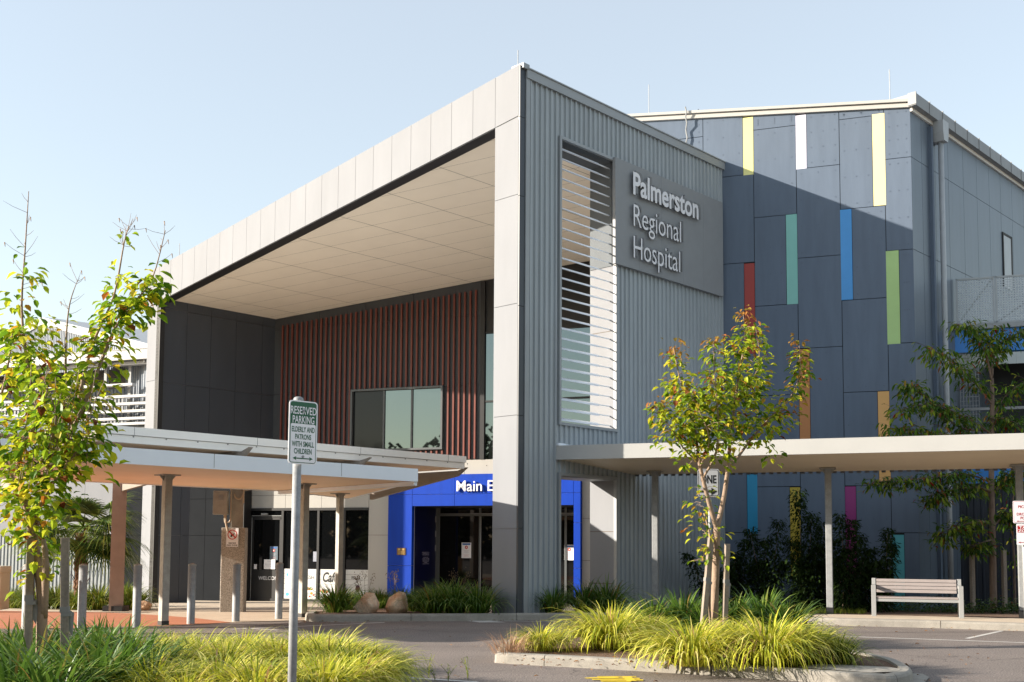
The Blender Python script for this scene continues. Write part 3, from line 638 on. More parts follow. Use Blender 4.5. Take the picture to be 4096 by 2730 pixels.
# ================================================================ panel building
PB = thing('panel_building', (WB.pt(UB, 0)[0], WB.pt(UB, 0)[1], 0), 'tall slate blue panel building with scattered coloured strips and a cream roof edge', 'building')
z7 = lambda x, y: (1608.5+.5495*x, 172.3+.5495*y)
zt = lambda u: zB0+kB*(u-UB)
zB0 = WB.z(2090, 247); _l = WB.uz(1435, 281); kB = (zB0-_l[1])/(UB-_l[0])
u_of = lambda x, y: WB.u(*z7(x, y)); z_of = lambda x, y: WB.z(*z7(x, y))
cols = [-6.0, -.55, u_of(226, 600), u_of(406, 680), u_of(590, 750), u_of(779, 750), UB]
zz7 = {1: [(60, 300)], 2: [(160, 425), (160, 790), (160, 1168)], 3: [(315, 220), (315, 590), (320, 964), (325, 1344)], 4: [(490, 386), (500, 761), (505, 1141)], 5: [(680, 174), (680, 552), (685, 936), (690, 1326)], 6: [(825, 345), (830, 732), (840, 1124)]}
pitch = (z_of(490, 386)-z_of(505, 1141))/2
print('WB pitch', pitch, 'cols', [round(c, 2) for c in cols], 'top', zB0, kB)
zrows = {}
for c in range(0, 6):
    ref = z_of(490, 761) if c % 2 == 1 else z_of(315, 590)
    zrows[c] = [ref+pitch*k for k in range(-12, 6)]
zrows[0] = [z_of(315, 590)+pitch*k for k in range(-12, 6)]
strips = [('pale yellow', (.78, .75, .30), 180, 178, 223, 420), ('white', (.62, .62, .74), 400, 168, 445, 395), ('cream yellow', (.82, .73, .38), 722, 162, 775, 548), ('sea green', (.20, .48, .43), 361, 583, 408, 960), ('sky blue', (.06, .29, .66), 588, 562, 637, 942), ('red', (.33, .030, .022), 186, 788, 230, 1168), ('leaf green', (.38, .56, .22), 780, 735, 835, 1127), ('burnt orange', (.50, .20, .06), 415, 1147, 460, 1540), ('light orange', (.70, .39, .13), 746, 1323, 795, 1700)]
strips_px = [('cyan', (.01, .26, .47), 1717, 1090, 1741, 1227), ('mustard', (.48, .36, .035), 1816, 1120, 1840, 1325), ('magenta', (.27, .025, .17), 1943, 1118, 1968.5, 1330), ('turquoise', (.09, .40, .45), 2052, 1229, 2079.5, 1425)]
rects = []
for nme, colr, a, b, c, d in strips:
    rects.append((nme, colr, u_of(a, (b+d)/2), u_of(c, (b+d)/2), z_of((a+c)/2, d), z_of((a+c)/2, b)))
for nme, colr, a, b, c, d in strips_px:
    rects.append((nme, colr, WB.u(a, (b+d)/2), WB.u(c, (b+d)/2), WB.z((a+c)/2, d), WB.z((a+c)/2, b)))
ZU_ = 12.2; ULB = -.55
mb = MB(); mb.wprism(WB, [(ULB, -.8), (UB-.02, -.8), (UB-.02, zt(UB)), (-6, zt(-6)), (-6, ZU_), (ULB, ZU_)], -.4, -.05); mb.wbox(WR, .02, 16, -.8, zt(UB)-.05, -.4, -.05); mb.build('wall_backing', m_blueseam, PB)
wl = MB(); studs = MB()
for c in range(6):
    ua_, ub_ = cols[c], cols[c+1]; zr = [-.8 if c else ZU_]+[z for z in zrows[c] if (-.3 if c else ZU_+.3) < z < zt((ua_+ub_)/2)-.15]
    for z, zn in zip(zr, zr[1:]+[None]):
        u0, u1 = ua_+.009, ub_-.009 if c < 5 else ub_
        cut = [r for r in rects if r[2] < u1-.05 and r[3] > u0+.05 and r[4] < (zn or zt(u0))-.3 and r[5] > z+.3]
        segs = [(u0, u1)]
        if cut:
            r = cut[0]
            segs = [(u0, r[2]-.009)] if r[3] > (u0+u1)/2+.1 else [(r[3]+.009, u1)]
        for a, b in segs:
            if b-a < .1: continue
            if zn: wl.wbox(WB, a, b, z+.009, zn-.009, -.05, 0)
            else: wl.wprism(WB, [(a, z+.009), (b, z+.009), (b, zt(b)), (a, zt(a))], -.05, 0)
            zt_ = zn or zt(a)
            for i in range(3):
                for j in range(4):
                    uu, zz = a+.12+(b-a-.24)*i/2, z+.15+(zt_-z-.3)*j/3
                    studs.wprism(WB, [(uu+.022*math.cos(q_*PI/4), zz+.022*math.sin(q_*PI/4)) for q_ in range(8)], -.01, .006)
wl.build('front_wall', m_bluegrey, PB); struct(studs.build('fixing_caps', m_stud, PB), 'stuff')
for nme, colr, a, b, c, d in rects:
    mt = M('strip_'+nme.replace(' ', '_'), colr, .45, var=.05, vs=1.5)
    mb = MB(); d = min(d, zt((a+b)/2)-.02); mb.wbox(WB, a+.004, b-.004, max(c, -.6)+.006, d-.006, -.05, .004); o = mb.build('colour_strip', mt, PB); o['label'] = nme+' strip panel'
rfz = zt
m_trimw = M('cream_trim', (.46, .45, .425), .6, spec=.15, var=.03); fb = MB(); h1, h2 = .36, .34
P0 = -6.0
hh = WB.z(2090, 225, .2)-zB0
fb.wprism(WB, [(P0, zt(P0)-.02), (UB+.06, zt(UB)-.02), (UB+.06, zt(UB)+hh*.5), (P0, zt(P0)+hh*.5)], -.3, .07)
fb.wprism(WB, [(P0, zt(P0)+hh*.5+.02), (UB+.08, zt(UB)+hh*.5+.02), (UB+.08, zt(UB)+hh), (P0, zt(P0)+hh)], -.3, .13)
fb.build('roof_fascia', m_trimw, PB)
sw = MB(); vs_ = [0]+[WR.u(*z7(x, 500)) for x in (930, 985, 1040, 1102, 1158, 1209, 1256, 1303, 1350)]; stp = vs_[-1]-vs_[-2]
while vs_[-1] < 16: vs_.append(vs_[-1]+stp)
zsd = [-.8]+[z for z in zrows[5] if -.3 < z < zt(UB)-.3]+[zt(UB)-.06]
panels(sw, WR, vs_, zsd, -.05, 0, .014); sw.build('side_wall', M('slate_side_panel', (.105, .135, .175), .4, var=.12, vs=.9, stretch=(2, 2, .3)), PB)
gt = MB(); zg = zt(UB)+hh*.42
k = 0; u = -.12
while u < 16:
    gt.wbox(WR, u, u+.92, zg-.10, zg+.24, .0, .22); gt.wbox(WR, u-.02, u+.02, zg-.08, zg+.27, .0, .235); u += .94
gt.wbox(WR, 0, 16, zg+.16, zg+.3, -2.5, -.01); gt.build('gutter', M('gutter_grey', (.24, .25, .26), .5, spec=.3, var=.08), PB)
gs = MB(); gs.wbox(WR, 0, 16, zg-.20, zg-.10, -.04, .06); gs.build('eave_trim', m_white, PB)
dp = MB(); ud = WR.u(2168, 600, .2); zb_ = gz(30)-.1
pth = [WR.pt(ud, z, .2) for z in (zb_, 3, 6, 9, zg-.35)]; dp.tube(pth, .078, 14); D = dp.build('downpipe', m_pipe, PB, smooth=True)
rh = MB(); rh.wprism(WR, [(ud-.14, zg-.7), (ud+.14, zg-.7), (ud+.2, zg-.45), (ud+.2, zg-.1), (ud-.2, zg-.1), (ud-.2, zg-.45)], .02, .36); rh.build('rainhead', m_pipe, D)
fl = MB(); fl.wbox(WR, ud-.42, ud-.30, -.6, zg-.3, 0, .10); fl.build('conduit', m_bluegrey, D)
dw = MB(); ud0, ud1 = WR.u(2305.5, 585), WR.u(2323, 585); zdt, zdb = WR.z(2306, 541), WR.z(2306, 660); dw.wbox(WR, ud0-.08, ud0, zdb, zdt, 0, .03); dw.wbox(WR, ud0-.08, ud1, zdt, zdt+.08, 0, .03); dw.wbox(WR, ud1-.02, ud1+.08, zdb, zdt+.08, 0, .03)
DO = dw.build('door_frame', m_blueseam, PB)
dd = MB(); dd.wbox(WR, ud0, ud1-.03, zdb, zdt, .002, .02); dd.build('door_leaf', M('door_grey', (.36, .38, .40), .4), DO)
# balcony with perforated screens
BW = Wall(WR.pt(WR.u(2192, 690), 0), A3)
ub1 = 6.5; zs1b, zs0b = BW.z(2250, 638), BW.z(2250, 745)
m_perf, N_, L_, b_ = nm('perforated_metal'); b_.inputs['Base Color'].default_value = (.42, .45, .48, 1); b_.inputs['Metallic'].default_value = .4; b_.inputs['Roughness'].default_value = .45
# round holes on a grid make the mesh itself see-through
tc = N_.new('ShaderNodeTexCoord'); mp = N_.new('ShaderNodeMapping'); mp.inputs['Rotation'].default_value = (0, 0, math.radians(A3-90)); L_.new(tc.outputs['Object'], mp.inputs['Vector'])
vo = N_.new('ShaderNodeTexVoronoi'); vo.inputs['Scale'].default_value = 14; vo.inputs['Randomness'].default_value = 0
cx = N_.new('ShaderNodeSeparateXYZ'); L_.new(mp.outputs['Vector'], cx.inputs[0]); cb_ = N_.new('ShaderNodeCombineXYZ'); L_.new(cx.outputs['X'], cb_.inputs['X']); L_.new(cx.outputs['Z'], cb_.inputs['Y'])
vo.voronoi_dimensions = '2D'; L_.new(cb_.outputs[0], vo.inputs['Vector'])
gtn = N_.new('ShaderNodeMath'); gtn.operation = 'GREATER_THAN'; gtn.inputs[1].default_value = .34; L_.new(vo.outputs['Distance'], gtn.inputs[0]); L_.new(gtn.outputs[0], b_.inputs['Alpha'])
scr = MB(); w1 = 1.05; uu = .06
bf = MB()
while uu < ub1:
    scr.wbox(BW, uu+.05, uu+w1-.05, zs0b+.05, zs1b-.05, -.006, 0)
    for a, b, c, d in ((uu, uu+.05, zs0b, zs1b), (uu+w1-.05, uu+w1, zs0b, zs1b), (uu, uu+w1, zs0b, zs0b+.05), (uu, uu+w1, zs1b-.05, zs1b)): bf.wbox(BW, a, b, c, d, -.03, .02)
    a, b = BW.pt(uu+.05, zs0b+.05, -.05), BW.pt(uu+w1-.05, zs1b-.05, -.05); bf.tube([a, b], .025, 6)
    uu += w1+.02; w1 = 2.0
BC = scr.build('balcony_screen', m_perf, PB); bf.build('screen_frame', M('screen_grey', (.36, .38, .40), .45, metal=.3), BC)
bd = MB(); zbb = BW.z(2250, 757); bd.wbox(BW, -.02, ub1, zbb, zs0b-.01, -3.2, .1); bd.build('balcony_slab', m_steeltrim, PB)
m_band = M('bright_blue_band', (.03, .21, .60), .4, var=.05)
bb = MB(); zb1 = BW.z(2250, 809); bb.wbox(BW, -.1, ub1, zb1, zbb-.005, -.3, .0); bb.build('blue_band', m_band, PB); bb = MB(); z2, z3 = BW.z(2250, 1080), BW.z(2250, 1111); bb.wbox(BW, -.1, ub1, z3, z2+.6, -.3, 0); bb.build('blue_band', m_band, PB)
dk2 = MB(); dk2.wbox(BW, -.05, ub1, z2+.6, zb1, -2.6, -2.5); dk2.wbox(BW, -.05, ub1, z2+.55, z2+.62, -2.6, .02); dk2.build('recess_wall', m_black, PB)
for a, b in ((.12, .62), (2.1, 2.6)):
    mw = MB()
    for k in range(7): mw.wbox(BW, a+(b-a)*k/6-.008, a+(b-a)*k/6+.008, z2+.6, zb1, -.06, -.04)
    z = z2+.6
    while z < zb1: mw.wbox(BW, a, b, z-.007, z+.007, -.055, -.045); z += .13
    mw.build('mesh_screen', m_galv, PB)
for a in (2.0, 4.6): pw = MB(); pw.wbox(BW, a-.05, a+.05, z2+.6, zb1, -.2, -.1); pw.build('balcony_post', m_galv, PB)
pw = MB(); pw.wbox(BW, .1, ub1, z2+1.75, z2+1.83, -.1, -.04); pw.build('handrail', m_galv, PB)
wp = MB(); wp.wbox(BW, 3.0, 4.2, z2+2.1, zb1-.3, -2.5, -2.45); wp.build('inner_window', M('pale_inner_wall', (.5, .5, .46), .6), PB)
lw = MB(); corr(lw, BW, -.1, ub1, -.8, z3, pitch=.19, dep=.03, o=-.06); lw.build('lower_corrugated_wall', M('dark_sheet', (.018, .024, .036), .5), PB)
cbx = MB(); cu_ = [WB.uz(1578, y, .06) for y in (250, 262, 272, 285, 300, 318, 330)]
cbx.tube([WB.pt(cu_[i][0]+(.02 if i % 2 else -.02), z, .2-.02*i if i < 4 else .08) for i, (_, z) in enumerate(cu_)], .022, 6); cbx.build('lightning_cable', m_galv, PB)
for px, y0, y1 in ((1491, 252, 195), (2045, 228, 160)):
    rods = MB(); u, z0 = WB.uz(px, y0, -1.2); rods.tube([WB.pt(u, z0-.6, -1.2), WB.pt(u, WB.z(px, y1, -1.2), -1.2)], .013, 6); rods.build('lightning_rod', m_pipe, PB)
rr = MB(); rr.add([WB.pt(-6, zt(-6)+hh-.1, -.05), WB.pt(UB+.02, zt(UB)+hh-.1, -.05), WR.pt(16, zt(UB)+hh-.25, -.05), WR.pt(16, zt(-6)+hh-.3, -.05)+WB.d*(-6-UB)], [(0, 1, 2, 3)]); rr.build('roof', m_steeltrim, PB)

# ================================================================ lower building at the left
WQ = Wall(at(345, 800, 46.0), A3)
LB = thing('side_wing', WQ.pt(-6, 0), 'pale corrugated wing at the far left behind the young tree and palm, with sunshade blades', 'building')
m_pale = M('pale_sheet', (.23, .255, .26), .45, var=.06, vs=1, stretch=(2, 2, .3)); m_paleg = M('pale_grey_sheet', (.20, .22, .24), .45, var=.06, vs=1)
x0, x1 = -20.0, 5.0
zE0, zE1 = WQ.z(300, 836), WQ.z(300, 806)
mb = MB(); corr(mb, WQ, x0, x1, -.8, WQ.z(300, 1233), pitch=.2, dep=.035); mb.build('lower_wall', m_pale, LB)
mb = MB(); panels(mb, WQ, [x0+2.4*k for k in range(11)], [WQ.z(300, 1233), WQ.z(300, 1085), WQ.z(300, 985)], -.05, .03); mb.build('cream_wall', m_cream, LB)
mb = MB(); mb.wbox(WQ, x0, x1, -.8, WQ.z(300, 980), -.3, -.06); mb.wbox(WQ, x0, x1, WQ.z(300, 985), zE0, -2.3, -2.2); mb.build('wall_backing', m_midgrey, LB)
mb = MB(); corr(mb, WQ, x0, x1, WQ.z(300, 985), WQ.z(300, 878), pitch=.2, dep=.035, o=-1.6); mb.build('upper_wall', m_paleg, LB)
mb = MB(); zc0 = WQ.z(300, 878)
z = zc0
while z < zE0: mb.wbox(WQ, x0, x1, z, z+.07, -1.7, -1.62); mb.wbox(WQ, x0, x1, z+.07, z+.13, -1.7, -1.58); z += .13
mb.build('eave_lining', M('brown_grey_sheet', (.10, .095, .09), .6), LB)
mb = MB(); mb.wbox(WQ, x0, x1, zE1-.05, zE1+.02, -2.4, .3); mb.wbox(WQ, x0, x1, zE0+.12, zE1, .14, .3); mb.wbox(WQ, x0, x1, zE0-.05, zE0+.08, -.3, .06)
u = x0
while u < x1: mb.wbox(WQ, u-.04, u+.04, zE0, zE1, .0, .14); u += 1.8
mb.build('eave_beam', M('eave_white', (.36, .36, .35), .5, var=.03), LB)
for px in (286, 230, 160, 60):
    ps = MB(); u = WQ.u(px, 900); ps.wbox(WQ, u-.07, u+.07, -.5, zE0, -.45, -.3); ps.build('post', m_galv, LB)
m_blade = M('blade_white', (.42, .42, .42), .5, var=.03)
for y, xe in ((885, 305), (912, 420), (929, 420), (946, 420), (963, 420), (975, 420)):
    bl_ = MB(); zc_ = WQ.z(290, y); u1 = WQ.u(xe, y, .05); bl_.wbox(WQ, x0, u1, zc_-.05, zc_+.06, -.15, .1); bl_.build('sunshade_blade', m_blade, LB)
WQ2 = Wall(at(150, 800, 56.0), A1+90+8)
HB = thing('gabled_hall', WQ2.pt(0, 0), 'grey corrugated upper hall with a pale sloping roof edge at the far left skyline', 'building')
zr = lambda px, py: WQ2.uz(px, py)
pa, pb_, pc = zr(-60, 728), zr(100, 733), zr(330, 792)
mb = MB(); kz = (pc[1]-pb_[1])/(pc[0]-pb_[0])
corr(mb, WQ2, pa[0], pc[0]+4, -.5, lambda u: (pb_[1] if u < pb_[0] else pb_[1]+kz*(u-pb_[0]))-.1, pitch=.3, dep=.04); mb.build('hall_wall', M('hall_sheet', (.20, .225, .26), .5), HB)
mb = MB(); mb.wprism(WQ2, [(pa[0], pb_[1]-.35), (pb_[0], pb_[1]-.35), (pc[0]+4, pb_[1]+kz*(pc[0]+4-pb_[0])-.35), (pc[0]+4, pb_[1]+kz*(pc[0]+4-pb_[0])+.1), (pb_[0], pb_[1]+.1), (pa[0], pb_[1]+.1)], -8, .12); mb.build('hall_roof', M('hall_roof_grey', (.34, .36, .38), .5, spec=.2), HB)

# ================================================================ walkway canopies at the left
m_soff = Mribs('ribbed_soffit_bounce', (.90, .66, .46), .085, -A1+0, depth=.6)  # orange tint in the base colour stands in for bounce off red paving
m_joint_grey = M('seam_grey', (.16, .16, .16), .7)
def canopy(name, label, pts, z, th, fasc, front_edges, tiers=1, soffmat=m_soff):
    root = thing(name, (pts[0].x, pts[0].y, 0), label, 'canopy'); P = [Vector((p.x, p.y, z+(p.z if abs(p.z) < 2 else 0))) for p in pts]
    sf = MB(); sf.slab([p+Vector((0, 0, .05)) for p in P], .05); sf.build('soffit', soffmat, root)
    rf_ = MB(); rf_.slab([p+Vector((0, 0, th-.03)) for p in P], .04); rf_.build('roof_sheet', m_white, root)
    fs = MB(); cen = sum(P, Vector())/len(P)
    for i in front_edges:
        a, b = P[i], P[(i+1) % len(P)]; t = (b-a); t.z = 0; t.normalize(); n = Vector((t.y, -t.x, 0))
        if n.dot(a-cen) < 0: n = -n
        if tiers == 1: fs.box((a+b)/2+Vector((0, 0, th/2-.01))+n*.02, (b-a)/2+t*.03, n*.025, Vector((0, 0, th/2+.01)))
        else:
            fs.box((a+b)/2+Vector((0, 0, th*.75))+n*.06, (b-a)/2+t*.07, n*.03, Vector((0, 0, th*.26)))
            fs.box((a+b)/2+Vector((0, 0, th*.22))+n*.02, (b-a)/2+t*.03, n*.03, Vector((0, 0, th*.24)))
    fs.build('fascia', fasc, root)
    sm = MB()
    for i in front_edges:
        a, b = P[i], P[(i+1) % len(P)]; t = (b-a); t.z = 0; L_ = t.length; t.normalize(); n = Vector((t.y, -t.x, 0))
        if n.dot(a-cen) < 0: n = -n
        d = 1.4
        while d < L_-.1:
            c = a+t*d
            if tiers == 1: sm.box(c+Vector((0, 0, th/2))+n*.046, t*.004, n*.002, Vector((0, 0, th/2)))
            else:
                sm.box(c+Vector((0, 0, th*.75))+n*.091, t*.004, n*.002, Vector((0, 0, th*.25)))
                for k in range(4): sm.box(c+t*.75*k+Vector((0, 0, th*.40))+n*.052, t*.014, n*.006, Vector((0, 0, .014)))
            d += 3.0
    sm.build('fascia_joints', m_joint_grey, root); return root
def h_at(px, py, z):
    d = ray(px, py); t = (z-EYE)/d.z; return EYEV+d*t
zL = 3.12
fr_ = h_at(955, 1105.5, zL); bc = h_at(1395/SC, 1994/SC, zL); bk1 = h_at(1102/SC, 1963.6/SC, zL); bk0 = h_at(388/SC, 1927.6/SC, zL)
n_ = (bk0-fr_).dot(-N1)
fl_ = fr_-U1*9.5; bl0 = fr_-U1*9.5-N1*n_; bk1 = fr_+U1*((bk1-fr_).dot(U1))-N1*n_
flat0 = lambda p: Vector((p.x, p.y, 0))
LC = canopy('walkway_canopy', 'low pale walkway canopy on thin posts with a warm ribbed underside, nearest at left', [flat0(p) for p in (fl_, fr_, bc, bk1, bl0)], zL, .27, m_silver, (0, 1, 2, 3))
def hpost(root, x, y, z0, z1, w=.15, d=.15, ang=A1, mat=m_galv, name='post', plate=True, parts=True):
    a = math.radians(ang); t = Vector((math.sin(a), math.cos(a), 0)); n = Vector((t.y, -t.x, 0)); p = MB()
    p.box((x, y, (z0+z1)/2), t*w/2, n*d/2, Vector((0, 0, (z1-z0)/2)))
    o = p.build(name, mat, root, bevel=.012)
    if plate:
        q_ = MB(); q_.box((x, y, z1-.012), t*w*1.25, n*d*1.2, Vector((0, 0, .012)))
        for s_ in (1, -1): 
            c = Vector((x, y, z1-.024)); q_.add([c+t*s_*w/2-n*.006, c+t*s_*(w*1.15)-n*.006, c+t*s_*w/2-n*.006-Vector((0, 0, .12)), c+t*s_*w/2+n*.006, c+t*s_*(w*1.15)+n*.006, c+t*s_*w/2+n*.006-Vector((0, 0, .12))], [(0, 1, 2), (3, 5, 4), (0, 3, 4, 1), (1, 4, 5, 2), (0, 2, 5, 3)])
        q_.build('top_plate', m_galvdull, o)
        b_ = MB(); b_.box((x, y, z0+.10), t*(w/2+.004), n*(d/2+.004), Vector((0, 0, .10))); b_.build('base_coat', m_black, o)
    return o
for px, py in ((375, 1438), (695, 1419.5), (777, 1404)):
    p = G(px, py); hpost(LC, p.x, p.y, gz(p.y)-.1, zL, .16, .16, A1, m_galvdull)
p = G(30, 1452); hpost(LC, p.x-.3, p.y-.8, -.1, zL, .16, .16, A1, m_galvdull)
bm_ = MB(); a, b = fr_+(bk1-fr_)*.02, bk1; bm_.tube([flat0(fr_)*1+Vector((0, 0, zL-.06)), flat0(bk1)+Vector((0, 0, zL-.06))], .06, 4); bm_.build('gutter_beam', m_silver, LC)
# upper canopy on heavy columns with tapering arms
zU = 3.79
uf = h_at(1062, 1077, zU); ul = uf-U1*17; ub_ = uf-N1*5.2
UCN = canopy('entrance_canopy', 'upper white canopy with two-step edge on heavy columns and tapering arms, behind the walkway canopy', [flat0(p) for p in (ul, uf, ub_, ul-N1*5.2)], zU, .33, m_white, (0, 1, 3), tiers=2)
tips = [h_at(x, y, zU-.05) for x, y in ((232, 992), (570, 1040), (843, 1062), (1066, 1084))]
Ib = at(266, 1409, 28.7); Pr = at(535, 1411, 28.7)
roots_ = [Ib-(Pr-Ib)*1.0, Ib, Pr, Pr+Vector((3.1, 4.0, 0))]
dirs_ = []
m_arm = M('primed_arm', (.24, .205, .17), .7, var=.12)
for tip, rt_ in zip(tips, roots_):
    r = flat0(rt_); t = flat0(tip); d = (t-r).normalized(); n = Vector((d.y, -d.x, 0))*.06; L_ = (t-r).length
    prof = [(0, 3.05), (L_-.25, zU-.17), (L_+.12, zU+.06), (L_-.2, zU-.02), (0, zU-.02)]
    mb = MB(); k = len(prof); mb.add([r+d*a-n+Vector((0, 0, z)) for a, z in prof]+[r+d*a+n+Vector((0, 0, z)) for a, z in prof], [tuple(range(k)), tuple(range(k, 2*k))[::-1]]+[(i, k+i, k+(i+1) % k, (i+1) % k) for i in range(k)])
    mb.build('arm', m_arm, UCN); dirs_.append(d)
# I-section column
def icol(p, d, z0, z1, w, dep, mat, name='column'):
    n = Vector((d.y, -d.x, 0)); mb = MB(); c = Vector((p.x, p.y, (z0+z1)/2)); hz = Vector((0, 0, (z1-z0)/2))
    mb.box(c+n*dep/2, d*w/2, n*.012, hz); mb.box(c-n*dep/2, d*w/2, n*.012, hz); mb.box(c, d*.008, n*(dep/2-.013), hz)
    mb.box(Vector((p.x, p.y, z1-.62)), d*w/2*.98, n*(dep/2-.014), Vector((0, 0, .01)))
    return mb.build(name, mat, UCN)
vx = Vector((.35, -.94, 0)).normalized()
icol(Ib, Vector((vx.y, -vx.x, 0)), gz(28.7)-.1, zU-.06, .36, .44, M('primed_column', (.36, .275, .235), .6, var=.12, vs=3), 'column')
bs = MB(); bs.box((Ib.x, Ib.y, gz(28.7)+.05), (.26, 0, 0), (0, .26, 0), (0, 0, .10)); bs.build('column_base', m_black, UCN)
icol(Pr+Vector((.04, .0, 0)), Vector((vx.y, -vx.x, 0)), 1.6, zU-.06, .30, .36, m_galvdull, 'column')
zp = at(535, 1213, 28.7).z
pr = MB(); pr.box((Pr.x, Pr.y, zp/2-.15), Vector((.305, .03, 0)), Vector((-.02, .24, 0)), (0, 0, zp/2+.15)); pr.build('concrete_pier', m_agg, UCN, bevel=.02)
# fittings on the pier
EX = thing('electrical_box', at(507, 1183, 28.3), 'galvanised electrical box high on the concrete-footed column under the canopy', 'electrical box')
a, b = at(491, 1128, 28.35), at(523, 1183, 28.35); mb = MB(); mb.box(((a.x+b.x)/2, 28.4, (a.z+b.z)/2), ((b.x-a.x)/2, 0, 0), (0, .1, 0), (0, 0, (a.z-b.z)/2)); mb.build('box_body', m_galvdull, EX, bevel=.012)
mb = MB(); cx_ = (a.x+b.x)/2
for k in range(5): mb.box((cx_+.02, 28.295, a.z-.12-.03*k), (.06, 0, 0), (0, .006, 0), (0, 0, .008))
mb.build('vent', m_galv, EX)
mb = MB(); zt_ = zU-.3
for x_, zz0, zz1 in ((b.x+.07, b.z-.12, zt_), (b.x+.40, b.z+.30, zt_)): mb.tube([(x_, 28.4, zz0), (x_, 28.4, zz1)], .022, 8)
mb.tube([(b.x+.07, 28.4, b.z-.12), (b.x+.03, 28.4, b.z-.2), (b.x-.08, 28.4, b.z-.2), (b.x-.1, 28.4, b.z)], .022, 8)
mb.tube([(b.x-.06, 28.4, b.z), (b.x-.06, 28.4, b.z-.2), (b.x, 28.42, b.z-.45)], .028, 8)
mb.tube([(b.x+.16+.11*(1-math.cos(t_)), 28.4, b.z+.55-.14*math.sin(t_)) for t_ in [PI*k/8 for k in range(9)]], .02, 8)
mb.build('conduit', M('conduit_tan', (.42, .34, .25), .5), EX)
def sign_face(name, c, ang, w, h, label, cat, mat=m_letter, th=.006, r=.03, parts=None, group=None, z0=None):
    W_ = Wall((c.x, c.y), ang); root = thing(name, (c.x, c.y, c.z-h/2), label, cat, group); zc_ = c.z
    pts = []
    for cx_, cz_, a0 in ((w/2-r, h/2-r, 0), (-w/2+r, h/2-r, 90), (-w/2+r, -h/2+r, 180), (w/2-r, -h/2+r, 270)):
        for k in range(5):
            a = math.radians(a0+22.5*k); pts.append((cx_+r*math.cos(a), zc_+cz_+r*math.sin(a)))
    mb = MB(); mb.wprism(W_, pts, 0, th); mb.build('sign_plate', mat, root, bevel=0)
    return root, W_
cS = at(534, 1235.5, 28.43); hS = at(534, 1214, 28.43).z-at(534, 1257, 28.43).z
NS, WN = sign_face('no_smoking_sign', cS, 90+4, hS*.66, hS, 'white smoke free zone sign with a red circle on the concrete pier', 'sign', r=.01)
W0 = hS*.66
mb = MB(); zc_ = cS.z+hS*.15; R1, R2 = W0*.40, W0*.33; n = 28
mb.add([WN.pt(R1*math.cos(2*PI*k/n), zc_+R1*math.sin(2*PI*k/n), .008) for k in range(n)]+[WN.pt(R2*math.cos(2*PI*k/n), zc_+R2*math.sin(2*PI*k/n), .008) for k in range(n)], [(k, (k+1) % n, n+(k+1) % n, n+k) for k in range(n)])
s2 = .7071; mb.quad(WN.pt(-R2*s2-.012, zc_+R2*s2-.012, .011), WN.pt(R2*s2-.012, zc_-R2*s2-.012, .011), WN.pt(R2*s2+.012, zc_-R2*s2+.012, .011), WN.pt(-R2*s2+.012, zc_+R2*s2+.012, .011))
mb.build('red_ring', m_noticered, NS)
mb = MB(); mb.wprism(WN, [(-R2*.5, zc_-R2*.55), (-R2*.1, zc_-R2*.6), (0, zc_-R2*.2), (-R2*.35, zc_+R2*.1)], .006, .0085)
mb.wprism(WN, [(-R2*.15, zc_-R2*.25), (R2*.0, zc_-R2*.35), (R2*.6, zc_+R2*.25), (R2*.45, zc_+R2*.38)], .006, .0085); mb.build('cigarette_symbol', m_ink, NS)
text('SMOKE', WN, -W0*.31, W0*.31, cS.z-hS*.34, hS*.075, .006, m_ink, parent=NS, bold=.02); text('FREE ZONE', WN, -W0*.44, W0*.44, cS.z-hS*.455, hS*.075, .006, m_ink, parent=NS, bold=.02)

# ================================================================ canopy at the right
pA, pB = WS.uz(2224/SC, 1837/SC), WS.uz(2534/SC, 1900/SC)
A_, B_ = WS.pt(*pA), WS.pt(*pB); v3 = WB.d; n3 = -WB.n
wid = (B_-A_).dot(n3); slope = (B_.z-A_.z)/wid
RC_ = [A_, A_+v3*16, A_+v3*16+n3*wid, B_]
for p in (RC_[1],): p.z = A_.z
RC_[2].z = B_.z
RC = thing('pickup_canopy', (A_.x, A_.y, 0), 'long white covered-way roof on square posts along the pick-up bay at right', 'canopy')
mb = MB(); mb.add([p+Vector((0, 0, .0)) for p in RC_]+[p+Vector((0, 0, .05)) for p in RC_], [(0, 3, 2, 1), (4, 5, 6, 7), (0, 1, 5, 4), (1, 2, 6, 5), (2, 3, 7, 6), (3, 0, 4, 7)]); mb.build('soffit', Mribs('ribbed_soffit_tan', (.84, .72, .54), .085, -(A3-90)+90, depth=.6), RC)
fh = WS.z(2224/SC, 1784/SC)-A_.z
mb = MB(); mb.box((RC_[0]+RC_[1])/2+Vector((0, 0, fh/2-.01))-n3*.02, v3*8.0, n3*.03, Vector((0, 0, fh/2+.01)))
mb.build('fascia', M('white_fascia', (.40, .40, .39), .5, spec=.2, var=.03, vs=1.5), RC)
mb = MB(); mb.add([RC_[0]+Vector((0, 0, fh)), RC_[1]+Vector((0, 0, fh)), RC_[2]+Vector((0, 0, .1)), RC_[3]+Vector((0, 0, .1))], [(0, 1, 2, 3)]); mb.build('roof_sheet', m_silver, RC)
mb = MB()
for k in range(6): mb.box(A_+U1*(.25*k+.1)+Vector((0, 0, fh+.03-.02*k))+N1*.06, U1*.13, N1*.05, Vector((0, 0, .03)))
mb.build('wall_flashing', m_silver, RC)
mb = MB(); ng = int(16/.19)
for k in range(ng): mb.box(B_+v3*(.19*k+.1)+Vector((0, 0, -.02)), v3*.05, n3*.03, Vector((0, 0, .025)))
mb.build('sheet_ends', m_midgrey, RC)
pp = G(1905, 1410.3, .15); dn = (pp-A_).dot(n3); base_z = gz(pp.y)+.15
